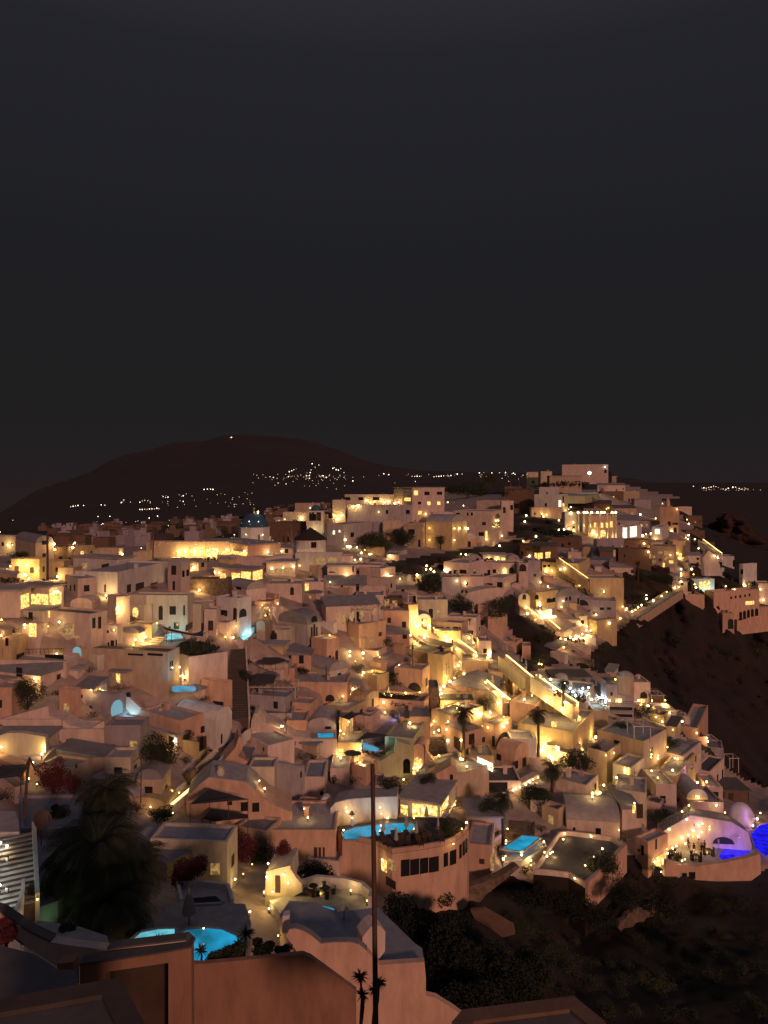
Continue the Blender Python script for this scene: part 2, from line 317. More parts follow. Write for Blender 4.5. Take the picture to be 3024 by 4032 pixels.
def stairs(t, p0, p1, w, n, tread, side, label, strip=False, D0=None, D1=None, par=.5, both=True, nosing=None):
    a = px(t, *p0); b = px(t, *p1); A = P(*a, D0 or depth(*a)); B = P(*b, D1 or depth(*b))
    root = thing('outdoor_stair', A, label, 'stairs'); h = Vector((B.x-A.x, B.y-A.y, 0)); L = h.length; d = h.normalized(); s = Vector((d.y, -d.x, 0)); dz = (B.z-A.z)/n
    m = MB()
    for i in range(n):
        p = A+h*(i/n); m.box(Vector((p.x, p.y, A.z+dz*(i+1)-2.5))-s*w/2, d*(L/n), s*w, UPZ*2.5)
    m.build('steps', tread, root)
    if nosing:
        m = MB()
        for i in range(n):
            p = A+h*(i/n); m.box(Vector((p.x, p.y, A.z+dz*(i+1)+.003))-s*w/2, d*(L/n*.9), s*w, UPZ*.03)
        m.build('nosings', nosing, root)
    for sg in ((-1, 1) if both else (-1,)):
        st_ = strip and sg == 1
        o = A+s*sg*(w/2+.15)-s*.15; pts = [o-UPZ*2.5, o+UPZ*(par+.1), o+h+UPZ*(B.z-A.z+par+.1), o+h+UPZ*(B.z-A.z-2.5)]
        MB().prism(pts, s*.3).build('side_wall', side, root)
        if st_:
            q = o+UPZ*(par+.115); m = MB(); hh = h+UPZ*(B.z-A.z); m.prism([q-s*.08, q+s*.38, q+s*.38+UPZ*.07, q-s*.08+UPZ*.07], hh); m.build('lit_wall_top', 'strip', root)  # emissive band put in for the brightly lit top of the side wall
    if strip:
        k = max(2, int(L/5))
        for i in range(k):
            p = A+(B-A)*((i+.5)/k)
            addlight(root, p+UPZ*(par+1.1), strip if isinstance(strip, (int, float)) and strip > 1 else 60, (1, .66, .2))
    return root
def addlight(root, p, pw, col, r=.12):
    l = bpy.data.lights.new('lamp_light', 'POINT'); l.energy = pw; l.color = col; l.shadow_soft_size = r
    o = bpy.data.objects.new('lamp_light', l); C.objects.link(o); o.parent = root; o.location = p-root.location
def dome_on(t, x0, x1, yt, yb, D, m, root, name='dome'):
    u0, vt = px(t, x0, yt); u1, vb = px(t, x1, yb); r = (u1-u0)/2/F*D; c = P((u0+u1)/2, vb, D); hh = (vb-vt)/F*D
    MB().lathe((c.x, c.y, c.z), [(r*math.cos(k*math.pi/20), hh*math.sin(k*math.pi/20)) for k in range(11)], 24).build(name, m, root, smooth=True)
    return c, r, hh
LP = 0.8
# ---------------------------------------------------------------- houses: tile x0 corner x1 top base yaw roof colour depth category | label
HOUSES = '''
B 488 570 575 298 435 0 flat c 8 house|small floodlit cream house at the left end of the ridge-top terrace
B 565 870 905 264 332 0 flat c 9 apartments|long floodlit cream terrace of flats on the skyline with recessed balconies
B 870 985 1185 218 440 60 slab p 9 apartments|tall pink block on the skyline with four small lit windows
B 580 985 990 330 445 0 flat g 7 house|long low unlit grey house below the floodlit skyline terrace
B 255 410 430 318 378 0 flat t 7 house|low dim house on the skyline behind the bell tower
B 180 330 335 374 445 0 flat c 7 house|flat cream house left of the bell tower, lit from the terrace
B 115 180 182 402 445 0 vaultA c 4 house|tiny vaulted cream house at the far left of the ridge beside the blue dome
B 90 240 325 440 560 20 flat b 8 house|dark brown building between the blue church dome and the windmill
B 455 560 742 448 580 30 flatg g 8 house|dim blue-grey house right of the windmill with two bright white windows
B 742 800 805 440 545 0 flat v 6 house|narrow dark grey house left of the cream pergola house
B 805 930 935 430 560 0 flat t 6 house|small cream vaulted house behind the dark trees on the ridge
B 935 1035 1070 445 600 15 flat t 6 house|ochre house with a roof pergola left of the floodlit orange house
B 1070 1232 1325 392 610 30 vaultB y 8 house|floodlit orange vaulted house with round wall lamps above the palm tree
B 1110 1240 1245 375 470 0 flat p 7 house|plain pink house just above the floodlit orange house
B 1240 1480 1580 368 570 25 flat p 9 house|pink three-storey house with stacked balconies near the lit gate
B 1385 1545 1615 305 470 30 flat p 9 house|tall pink house with arched windows behind the balconied pink house
B 1300 1385 1390 505 590 0 vaultA o 5 house|small orange vaulted house at the foot of the floodlit orange house
B 1560 1660 1700 215 350 15 flat b 9 house|dark brown house under the trees left of the white church
C 158 240 246 124 205 0 flat t 8 house|small dim house at the left end of the castle hill
C 245 315 318 120 200 0 flat t 8 house|boxy dim house with a raised parapet on the castle hill
C 300 500 505 146 215 0 slab t 7 house|long low dim house directly below the castle-like building
C 378 665 698 76 178 15 flatd p 12 hotel|large blocky pink building on the hilltop lit by a floodlight
C 598 770 778 192 262 10 gable p 7 house|pink gabled house at the right foot of the hilltop building
C 688 716 720 150 210 5 flat t 5 tower|small square tower on the right slope of the hilltop
C 235 352 380 218 290 20 flat w 6 chapel|upper tier of the white church below the hilltop building
C 205 348 415 264 405 30 flat w 8 chapel|white church block with one brightly lit white right side
C 20 170 205 228 380 20 slab b 9 house|brown two-storey house left of the white church
C 190 375 380 345 410 0 flat t 6 house|low white forecourt building under the white church
C 0 75 78 305 500 5 flat p 7 house|pink house with arched windows at the left foot of the white church
C 620 756 760 244 305 0 flat b 6 house|dark flat house on the slope right of the lit field
C 760 860 864 244 330 5 flat t 7 house|tan house with three small windows on the right slope
C 828 930 934 290 355 0 slab v 6 house|small house under a blue-grey roof on the right slope
C 560 680 760 300 385 20 shed b 7 house|dark house with a sloping roof above the row of glowing columns
C 680 840 850 330 395 0 shed t 7 house|tan house with a pitched roof above the bright white cube
C 985 1102 1160 344 505 25 flat o 8 chapel|orange church with a small dome and a pointed gable near the cliff
C 1105 1185 1190 340 400 0 flat p 6 house|pink house just right of the orange church
C 1160 1250 1254 395 470 0 slab b 6 house|brown house with a flat roof overhanging the cliff
C 395 472 476 375 490 0 flat g 6 house|grey house at the left end of the row of glowing columns
C 540 712 718 390 540 0 slab o 6 restaurant|orange restaurant building behind the row of glowing columns
C 718 850 945 395 480 20 shed g 9 house|grey house with a sloping roof behind the bright white cube
C 715 790 872 462 548 40 flat w 6 shed|brilliantly lit white cube-shaped building in the middle of the upper town
C 936 1000 1042 465 545 30 flat w 6 shed|smaller brightly lit white building right of the white cube
C 845 990 1045 430 480 20 flatd g 7 house|dark roofed house between the two bright white buildings
C 1148 1265 1270 488 555 5 flat b 7 house|brown house at the top of the lit cliff stair
C 1245 1328 1335 560 650 5 flat b 7 house|plain brown house on the cliff edge beside the lit stair
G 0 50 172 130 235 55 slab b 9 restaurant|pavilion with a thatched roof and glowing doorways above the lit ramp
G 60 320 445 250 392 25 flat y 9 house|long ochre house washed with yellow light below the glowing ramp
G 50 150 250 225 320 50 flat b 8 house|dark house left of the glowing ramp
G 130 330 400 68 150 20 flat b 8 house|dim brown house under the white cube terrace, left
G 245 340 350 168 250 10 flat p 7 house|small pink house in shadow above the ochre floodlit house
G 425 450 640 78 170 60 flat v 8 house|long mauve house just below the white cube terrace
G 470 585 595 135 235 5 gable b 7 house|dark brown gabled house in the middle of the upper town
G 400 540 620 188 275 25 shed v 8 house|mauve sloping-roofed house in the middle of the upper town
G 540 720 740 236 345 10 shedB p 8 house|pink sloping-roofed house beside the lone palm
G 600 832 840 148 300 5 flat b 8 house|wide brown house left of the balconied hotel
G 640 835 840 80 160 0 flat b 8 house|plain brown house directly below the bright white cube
G 835 1000 1085 128 335 25 flat t 9 hotel|three-storey hotel with rows of lit balconies in the upper town
G 815 975 985 92 140 0 slab c 6 house|cream house glowing along its foot beside the bright terrace
G 985 1075 1082 88 215 0 flat y 6 wall|tall yellow floodlit wall above the balconied hotel
G 868 1008 1012 278 340 0 flat p 6 house|low pink house at the foot of the balconied hotel
G 1075 1190 1195 170 250 0 gable c 5 chapel|cream pointed chapel gable at the cliff end of the town
G 1170 1420 1460 198 290 15 flatd w 8 hotel|upper storey of the white cliff hotel under a dark flat roof
G 1455 1480 1580 255 415 60 flat w 7 hotel|white end wing of the cliff hotel with a stepped parapet
G 1080 1350 1365 280 360 8 flat w 7 hotel|middle storey of the white cliff hotel with a curved gable
G 1060 1280 1290 358 455 5 terr c 6 hotel|arcaded ground floor of the cliff hotel glowing through three arches
G 1405 1540 1548 355 420 0 flat b 5 house|small white house behind the dark railing of the hotel terrace
G 1075 1210 1216 470 575 0 terr o 8 terrace|left orange retaining terrace of the cliff hotel above the dark slope
G 1210 1275 1600 448 590 70 terr o 9 terrace|long orange terrace wall of the cliff hotel with little arched openings
G 1340 1440 1700 575 690 65 terr o 9 terrace|orange arcade of the cliff hotel at the lower right
G 1338 1420 1425 600 770 0 flat o 5 tower|narrow orange buttress tower under the hotel arcade
G 1590 1730 1740 390 670 0 flat p 8 house|pink house cut by the right edge of the frame beside the hotel
G -40 20 175 455 570 55 flat y 8 house|cream house with a double vault in the hollow of the upper town
G 60 160 330 430 560 55 vaultB v 8 house|purple-grey vaulted house in the hollow
G 400 640 650 352 600 -0 flat y 9 house|big brown house with one glowing yellow alcove
G 285 585 640 515 715 15 flat v 10 house|large purple-grey house at the tip of the lit spur
G 270 430 440 478 560 0 vaultA v 8 house|purple-grey vaulted house with a great arched gable
G 440 560 590 520 600 10 flat v 8 house|boxy purple-grey house right of the great arch
G 380 450 590 655 770 60 flat y 8 house|cream house glowing beside the lit restaurant platform
G 318 382 384 620 700 0 flat c 5 house|small cream block standing behind the lit platform
F 1040 1240 1246 212 292 0 slab w 7 restaurant|rooftop restaurant with glowing windows in the middle distance
F 908 1030 1036 218 292 0 vaultA w 6 house|white vaulted house with a round window beside the rooftop restaurant
F 1240 1340 1346 215 345 0 vaultA p 6 house|pink vaulted gable right of the rooftop restaurant
F 720 920 1050 285 420 30 flat p 8 house|pink house with a dark loggia left of the glowing arch
F 1050 1300 1338 285 415 15 flat p 8 house|pink house with one brilliantly glowing arched window
F 860 1050 1054 395 515 5 flat p 7 house|pink house with small windows under the dark loggia house
F 705 860 866 398 570 0 flat g 7 house|blank grey house with sunken base beside the dark rock
F 1050 1205 1342 405 530 30 flat p 8 house|pink house with a long white balcony below the glowing arch
F 1335 1410 1412 285 485 0 flat p 6 house|tall narrow pink house with a dark arch
F 1410 1510 1514 262 445 0 flat v 7 house|purple-grey house with a dark arched porch
F 1000 1078 1082 625 760 0 flat o 6 house|narrow orange house at the edge of the dark ravine
F 1080 1200 1240 728 905 20 terr o 6 terrace|orange terrace wall above the ravine
F 1535 1660 1666 540 625 0 flat y 6 house|cream house with a row of dark windows in the hollow
F 1330 1425 1428 530 660 0 vaultA c 7 house|left of two round cream vaults in the hollow
F 1430 1525 1528 525 650 0 vaultA c 7 house|right of two round cream vaults in the hollow
F 1340 1500 1650 135 245 40 slab b 9 restaurant|thatched pergola house above the glowing ramp
F 0 230 234 545 715 0 flat p 8 house|plain pink house left of the dark loggia frame
F -230 0 4 300 470 0 slab p 8 house|long low pink house below the lamps of the tree grove
F 30 200 325 330 470 40 flat p 7 house|stepped pink house left of the dark rock
F 90 240 330 410 545 25 flat p 7 house|small pink house right against the dark rock
F 335 500 505 488 545 0 slab t 6 house|low flat house below the dark rock
F 235 385 388 572 680 0 flat b 6 house|dim brown terrace house with curtained windows
F 385 432 512 625 800 70 flat y 6 wall|tall wall washed by intense yellow light beside the lit gate
F 500 752 756 582 765 0 flat c 7 house|cream house with a central window behind the lit gate
F 505 615 622 698 840 0 vaultA y 5 house|small arched gatehouse glowing around its dark door
F 752 980 986 703 800 0 flatg g 8 house|grey low house with potted plants on its roof
F 622 868 980 775 900 25 flat t 7 house|tan house with a balustraded terrace below the gatehouse
F 740 984 1020 730 900 20 flat p 7 house|pink house at the edge of the ravine above the white parasols
F 0 230 236 665 810 0 flat p 7 house|pink house with a long lit canopy edge
F 232 440 446 672 830 0 flat o 7 house|orange house left of the intense yellow wall
F -20 440 446 790 960 0 shedB o 8 house|broad orange house with a sloping lit parapet
F 640 860 866 838 960 0 flat y 6 house|ochre house with a green door by the lit stair
F 866 960 964 870 1000 0 flat t 6 house|tan house front with a lit white door frame
F 1010 1108 1112 920 1060 0 flat p 6 house|pink block supporting the silver pavilion
F 1360 1430 1462 960 1040 10 flat o 5 shed|small orange lit kiosk in the ravine
D -60 125 150 58 215 20 slab c 8 house|cream house at the left frame edge with one glaring wall lamp
D 125 290 442 62 275 50 vaultB t 9 house|tan vaulted house with a dark window behind the tall mast
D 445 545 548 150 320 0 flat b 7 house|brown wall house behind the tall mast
D 543 715 718 148 240 5 flat y 7 house|ochre house with a railed roof terrace at the upper left
D 90 322 326 250 410 -0 flat y 7 restaurant|courtyard wall flooded with yellow light at the upper left
D 320 522 526 268 395 0 flat y 7 house|yellowish plain house behind the courtyard
D 474 598 602 322 420 5 flat t 5 house|square tan block left of the big white house
D 595 955 1095 242 380 25 slab w 9 house|upper storey of the big white house with a glowing left end
D 612 960 1372 358 565 12 flat w 9 house|wide main body of the big white house with dark shuttered doors
D 1370 1478 1552 248 545 30 vaultA p 8 house|vaulted gable wing at the right end of the big white house
D 1195 1970 1975 110 240 0 flat t 9 house|very long low beige house on the upper left skyline
D 755 970 974 168 220 0 flat t 6 house|small pale house on the skyline above the big white house
D 1088 1200 1204 192 260 0 flat t 5 shed|small pale roof block left of the long beige house
D -60 165 170 498 720 0 slab p 8 house|pink house left of the glazed restaurant
D 165 400 520 470 670 25 slab p 9 restaurant|glazed restaurant full of warm light and diners at the left
D 530 635 792 412 570 50 flat p 8 house|plain pink cube right of the glazed restaurant
D 575 750 754 568 660 0 vaultA p 5 house|low pink vault under the plain cube
D 0 740 876 700 1010 22 flatd p 9 house|large pink house with a lit door and recessed lit balcony at the left edge
D 850 955 985 798 1040 20 flat p 6 house|pink annex with three tall dark windows
D 880 950 1060 560 790 50 flat p 7 house|pink house with a wide flat roof left of the lit arched porch
D 945 1240 1244 622 760 0 flat c 6 house|cream porch wall with an arched niche and glaring lamp
D 1060 1530 1540 548 845 5 flat c 8 house|big cream house with a tall pointed doorway and square windows
D 1035 1240 1244 785 895 0 flat y 5 house|small rounded cream house by the lit steps
D 1500 1745 1750 608 720 0 flat p 6 house|mauve house with a blank front left of the round lamp
E 215 315 318 662 888 0 flat p 6 house|square pink porch tower with a brown door
E 315 490 600 572 850 30 flat w 7 house|white house with a wide brown window and a slit arch
E 0 190 215 618 830 10 flat c 7 house|low cream house beside the square pink porch tower
E 225 570 842 132 275 50 slab o 9 restaurant|orange tavern with a strongly lit open dining room
E 720 935 940 160 240 0 slab p 7 house|pink awning-fronted house left of the windmill
E 320 720 962 240 340 30 flat p 8 house|long pink house below the strongly lit tavern
E 300 605 700 330 455 20 slab o 7 restaurant|glass-fronted dining hall crowded with orange-lit guests
E 722 960 964 270 392 0 slab p 7 house|pink house with cream curtained windows under an awning
E 960 1330 1336 205 398 5 flat w 8 restaurant|white hall under the windmill with two open dining windows
E 1330 1425 1430 228 400 0 flat p 6 house|narrow pink house right of the windmill hall
E 1430 1660 1700 302 410 10 flat p 8 house|low pink house below the lit tree grove
E 90 412 418 413 580 0 flatd s 9 house|dark stone house with unrendered walls
E 412 560 720 440 580 50 vaultB p 7 house|pink house with a rounded cream roof end
E 720 1015 1020 452 605 0 flat p 8 house|long pink row house with a dark oval door
E 1015 1190 1194 438 580 0 flat p 7 house|pink house with one glowing cream doorway
E 1190 1530 1536 398 560 0 gable p 8 house|wide pink chapel-like house with two slit windows
E 1530 1700 1740 470 580 10 flat p 7 house|pink house stepping down at the right of the wide chapel-like one
E 815 1060 1168 690 925 35 vaultA g 10 chapel|church with a broad grey roof and an arched belfry front
E 1170 1210 1650 585 790 75 shedB p 10 house|long pink colonnaded house with a sloping mauve roof
E 1390 1480 1700 785 970 50 flat o 8 house|orange glowing wall house with a rough lower edge
E -60 215 218 870 950 0 flat p 6 house|low rose terrace house above the hedge
H -60 540 545 215 345 5 terr p 8 terrace|long pink balcony terrace with dark railings at the left edge
H -60 330 520 262 440 20 shed p 8 house|pink house with a small dark window and a glowing lamp beside the bush
H -60 95 98 430 660 0 flat o 7 house|plain orange house at the left frame edge behind the round bush
H 480 600 660 450 680 20 flat o 6 house|square orange-red block in the left middle
H 610 1372 1426 140 540 12 flatd t 9 house|huge plain tan wall house with slit openings under its roof
H 610 760 800 395 560 10 shed p 6 house|small pink lean-to with two wall lamps against the huge tan wall
H 700 890 1030 500 690 25 vaultB v 8 house|mauve vaulted roof beside the blue-lit plunge pool niche
H 850 1148 1152 738 1010 0 flat v 8 house|shadowed mauve house below the plunge pool
H 1145 1470 1660 700 930 35 flat o 8 house|orange house with a black round opening and a dark doorway
H -60 375 380 828 1020 0 slab c 8 house|cream house lit by a flame-like lamp at the left
H 480 855 858 928 1130 0 shedB p 9 house|plain pink house behind the dark red bougainvillea
H 855 1065 1072 1000 1230 0 flat c 7 house|tan house with a rounded top right of the bougainvillea
H -60 500 505 690 850 0 flat p 8 house|broad pink curved-roof house at the left
H 500 850 855 770 960 0 flat p 8 house|broad pink house left of the shadowed mauve one
I 0 90 406 180 400 55 flat p 8 wall|plain rectangular pink wall beside the dark stairway
I 190 405 445 385 625 20 flat o 8 house|orange house with a dark square window by the dark stairway
I -20 310 442 615 940 28 vaultB w 8 chapel|vaulted white chapel with a dark door and square window
I 580 1090 1094 75 235 0 shedB o 8 house|wide orange house with a gently sloping roofline
I 1090 1216 1320 40 225 40 flat o 8 house|orange house with tall arched windows on its right side
I 520 910 914 232 330 0 terr p 7 terrace|pink terrace right of the top of the dark stairway
I 600 955 958 272 360 0 flat o 7 house|low orange house right of the dark stairway
I 1020 1235 1388 232 385 48 vaultB c 8 chapel|vaulted chapel with a cream arched front and one small window
I 905 1385 1392 388 575 3 flat o 8 house|orange house with a black arched doorway
I 560 885 960 508 650 15 flatb g 8 house|long low grey-roofed house right of the dark stairway
I 915 1085 1130 560 690 15 flat o 6 house|rounded orange water cistern house
I 530 930 935 640 720 0 flatg g 7 house|low grey terrace house under the long low grey-roofed one
I 885 1050 1055 698 840 0 flat o 6 house|small orange house left of the grey vault
I 1050 1290 1296 675 855 0 vaultA g 7 house|smooth grey vault over a bright plunge pool
I 535 735 952 905 1050 50 flat p 7 house|pink box house with one slit window at the centre
I 560 950 956 845 930 0 shed p 7 house|flat-topped rose house above the pink box house
I 1318 1430 1436 668 900 0 flat y 4 tower|yellow lit open stair tower crowned with a lantern
I 1305 1500 1506 878 1070 0 flat y 6 house|yellow floodlit courtyard house with a small parasol
I 1400 1530 1640 490 620 30 vaultB y 6 house|rounded ochre vault beside the small lit square
I 1200 1390 1540 605 720 30 flat y 6 house|cream terrace house under the little star-shaped canopy
I 360 570 585 1000 1140 0 slab v 7 house|grey roofed house at the foot of the street
J 475 760 795 60 210 15 shedB y 8 house|ochre floodlit house with an outside stair
J 330 600 780 150 290 45 flatd y 8 house|ochre house with a dark flat roof and lit side
J 590 715 795 165 400 35 flat y 6 house|tall yellow house with three lit slit windows
J 870 1082 1088 210 390 5 flat y 7 house|ochre house with an arched gable in the brightest quarter
J 1085 1282 1400 230 480 40 hip o 8 house|orange hip-roofed house between the two lit ramps
J 1085 1400 1406 300 495 0 flat y 7 house|yellow house with four narrow doors under the lit ramp
J 750 1085 1230 350 560 30 hip o 9 house|orange house with a peaked roof beside the lamp-lined stair
J 930 1235 1260 460 590 5 flat y 7 house|yellow floodlit house with the dark round bush in front
J 690 985 990 535 650 0 flatd y 6 house|low yellow house with two glaring doorways
J 1345 1600 1606 380 560 0 hip o 8 house|orange pyramid-roofed house right of the lamp-lined stair
J 315 545 605 285 480 20 flat o 8 house|orange house with a great dark arch
J 610 680 684 430 640 0 flat s 6 wall|dark stone retaining tower beside the yellow stair
J 100 560 608 545 705 15 terr o 8 terrace|orange arcade terrace with planting along its edge
J 360 610 614 668 890 0 flat o 7 house|plain orange house below the arcade terrace
J 620 770 1040 655 800 50 flat t 7 house|tan house behind the tall centre palm
J 700 885 1045 798 970 55 flat o 7 house|orange house with a dark double door behind the palm
J 1040 1140 1275 735 930 40 flat o 8 house|orange house with a dark sheltered balcony recess
J 1265 1478 1482 845 1000 0 flat w 5 wall|white wall tinted cyan by the pool behind it
J 1150 1300 1415 905 1100 45 vaultB o 8 house|rose vaulted house with two small dark windows
J 940 1130 1136 985 1100 0 flat y 6 shed|low bar hut with a brilliant serving hatch
J 240 470 565 845 1100 15 flat e 8 house|pale green house with an arched blue-lit gable end
J 470 560 566 895 1110 15 vaultA o 6 house|small orange arched house beside the pale green house
J -60 60 66 1000 1130 0 flat o 6 house|orange house below the bright plunge pool
J 1260 1460 1560 570 760 30 flat o 7 house|orange house between the two tall palms
K -120 310 430 335 520 25 flat t 9 house|tan house with a pair of glowing yellow windows
K -110 282 430 508 700 30 flat y 9 house|wide yellow floodlit wall house behind the garden lamps
K 140 405 410 115 195 0 slab b 7 restaurant|brown awning house behind the white-lit party terrace
K 430 528 532 355 480 0 flat t 7 wall|tan wall below the white-lit stair
K 520 710 716 175 430 5 flat v 7 house|mauve house carrying the round turret
K 710 828 832 155 340 0 flat p 7 house|pink house with a big arch and a lit doorway below
K 830 925 928 242 380 0 slab b 6 shed|dark pergola hut with small lamps above the cliff path
K 880 1010 1015 350 450 0 terr c 6 terrace|uppermost lit cliff terrace
K 905 1108 1114 402 510 0 terr p 6 terrace|cliff terrace with a glowing white frame
K 1045 1160 1235 480 590 30 terr o 6 terrace|orange cliff terrace with light strips along its edges
K 1090 1230 1236 540 640 0 terr o 6 terrace|lower orange cliff terrace at the path bend
K 1225 1330 1334 578 660 0 flat p 6 house|small pinkish hut low on the cliff path
K 1220 1345 1385 622 740 20 flat v 6 house|rough mauve house at the end of the cliff path
K 455 778 942 575 800 45 flatb t 10 house|large tan house with a wide blue-grey roof and a pergola frame
K 560 690 790 760 910 40 flat c 6 house|cream house with a glaring lamp by its door
K 870 1060 1188 680 860 40 flat p 7 house|pink house beside the violet-lit terrace
K 865 1010 1145 830 960 35 flat y 7 house|yellow washed house below the violet-lit terrace
K 1190 1340 1365 810 920 20 terr p 6 terrace|terrace wall carrying the small cyan pool
K 380 520 620 650 800 40 flat t 7 house|tan house in shadow left of the cream doorway
K 1130 1250 1350 790 930 40 flatd p 7 house|rose house with a warm lit porch at right
K 160 378 460 885 1010 35 flat p 7 house|pink house behind the dark round tree
O 235 612 630 250 450 8 vaultB p 8 house|long mauve barrel-vaulted house above the lamp-ringed terrace
O 628 765 770 205 425 0 shedB p 7 house|pink house with a sloping gable beside the long barrel vault
O 580 800 870 130 330 20 flat c 7 house|cream house with a glowing porch lamp and tall dark door
O 868 1012 1018 68 250 0 flat p 7 house|square pink house with a small dark door
O 1085 1232 1240 100 280 0 vaultA y 7 house|yellow lit dome-topped house with two lamps
O 1235 1340 1345 90 200 5 flat p 7 house|rose house tinted violet at the right
O 1345 1525 1530 105 200 0 slab b 6 shed|dark flat-roofed hut at the cliff edge on the right
O 1100 1345 1350 195 330 0 flat t 7 house|tan house with a glowing triangular roof light
O 720 810 950 478 720 55 flat o 7 hotel|orange end block of the party club with small windows
N 600 890 1050 385 560 20 slab w 9 restaurant|poolside restaurant with a grey roof and bright open front
N 1100 1330 1336 480 620 0 slab t 6 shed|open poolside hut with a flat awning roof
N 1090 1262 1340 700 980 12 flat o 7 house|orange wall house below the hammock terrace
N 785 1010 1245 180 370 55 flat t 8 house|tan house behind the poolside restaurant
N 1215 1480 1484 230 330 0 flatd p 7 house|pink house with a dark awning terrace
N 420 485 490 262 330 0 flat t 5 shed|small pale shed behind the tall pole
M 575 790 800 145 420 0 flat c 8 house|cream house with a wide dark window and a glowing lamp
M 785 1000 1035 145 430 20 vaultB g 8 house|grey barrel-roofed house with a slit window
M 1030 1200 1208 225 400 0 flatb p 7 house|pink house with a grey sunken roof
M 1245 1398 1404 155 300 0 flat p 7 house|rose house at the right of the grey barrel roof
M 930 1222 1290 508 720 15 flat o 8 house|orange house with a tiny square lit window
M 600 1290 1296 660 960 -0 flat o 9 house|broad orange lower wall house behind the bougainvillea
L 1090 1648 1656 672 1030 5 flatb c 15 house|cream house with a broad blue-grey flat roof beside the palms
L 990 1175 1180 142 420 0 vaultA t 7 house|tan round-topped house beside the ivy wall
L 560 620 900 700 900 60 flat v 8 house|dark grey house behind the big palm
'''
for ln in HOUSES.strip().split('\n'):
    a, lab = ln.split('|'); f = a.split()
    house(f[0], *[float(x) for x in f[1:7]], f[7], f[8], float(f[9]), lab, f[10])
# ---------------------------------------------------------------- landmarks and shaped walls
def lm_church():      # blue-domed church on the left skyline
    D = depth(*px('A', 1560, 800)); u0, vt = px('A', 1462, 681); u1, vb = px('A', 1660, 760); a = P(u0, vb, D); b = P(u1, vb, D); H = (vb-vt)/F*D
    c = (a+b)/2+Vector((0, 6, 0)); root = thing('church', Vector((c.x, c.y, a.z-4)), 'white drum church with the blue dome and cross on the left skyline', 'church')
    r = (b.x-a.x)/2
    MB().lathe((c.x, c.y, a.z-4), [(r, 0), (r, H+4), (r*1.03, H+4), (r*1.03, H+4.25), (r*.9, H+4.25)], 8).build('wall', 'w', root)
    vd = px('A', 0, 592)[1]; hd = (vt-vd)/F*D
    MB().lathe((c.x, c.y, a.z+H+.2), [(r*.92*math.cos(k*math.pi/20), hd*math.sin(k*math.pi/20)) for k in range(11)], 28).build('dome', 'blue', root, smooth=True)
    MB().lathe((c.x, c.y, a.z+H+hd), [(.35, 0), (.3, .7), (.05, 1.0)], 8).cbox((c.x, c.y, a.z+H+hd+.9), .12, .12, 1.3).cbox((c.x, c.y, a.z+H+hd+1.6), .8, .1, .12).build('cross', 'frame_w', root)
    l = 0
    addlight(root, Vector((c.x+r*.6, a.y-3, a.z+1)), 110, (1, .8, .4)); addlight(root, Vector((c.x-r*.6, a.y-3, a.z+1)), 70, (1, .8, .4))
lm_church()
def lm_windmill():
    D = depth(*px('B', 340, 640)); u0, vt = px('B', 243, 548); u1, vb = px('B', 440, 640); a = P(u0, vb, D); b = P(u1, vb, D); H = (vb-vt)/F*D; r = (b.x-a.x)/2
    c = (a+b)/2+Vector((0, r, 0)); root = thing('windmill', Vector((c.x, c.y, a.z-3)), 'round windmill with a dark conical thatched cap lit by floor lamps', 'windmill')
    MB().lathe((c.x, c.y, a.z-3), [(r*1.04, 0), (r, H+3.1)], 28).build('tower_wall', 'w', root, smooth=True)
    hc = (548-475)/1.58/F*D
    MB().lathe((c.x, c.y, a.z+H), [(r*1.08, -.1), (r*1.08, 0.05), (r*.75, hc*.36), (r*.38, hc*.70), (.05, hc)], 24).build('cap', 'thatch', root)
    # sails: a spoked wheel standing on the left side
    hub = Vector((c.x-r*1.15, c.y-1.0, a.z+H*.75)); m = MB(); L = 4.6
    ax = Vector((-.8, -.55, 0)).normalized(); s1 = ax.orthogonal().normalized(); s2 = ax.cross(s1)
    m.tube([hub-ax*-1.6, hub+ax*.6], [.14, .12])
    for k in range(8):
        d = s1*math.cos(k*math.pi/4)+s2*math.sin(k*math.pi/4); m.tube([hub, hub+d*L], [.07, .04], 4)
    m.build('sails', 'frame_w', root)
    for k in (-.8, -.45, 0, .4, .9):
        q = Vector((c.x+r*math.sin(k)*1.12, c.y-r*math.cos(k)*1.12-.3, a.z+.3)); addlight(root, q, 42, (1, .75, .3), .08)
        MB().lathe(q-UPZ*.3, [(.02, 0), (.2, .1), (.2, .3), (.02, .42)], 8).build('floor_lamp', 'globe', root, bvh=False)
lm_windmill()
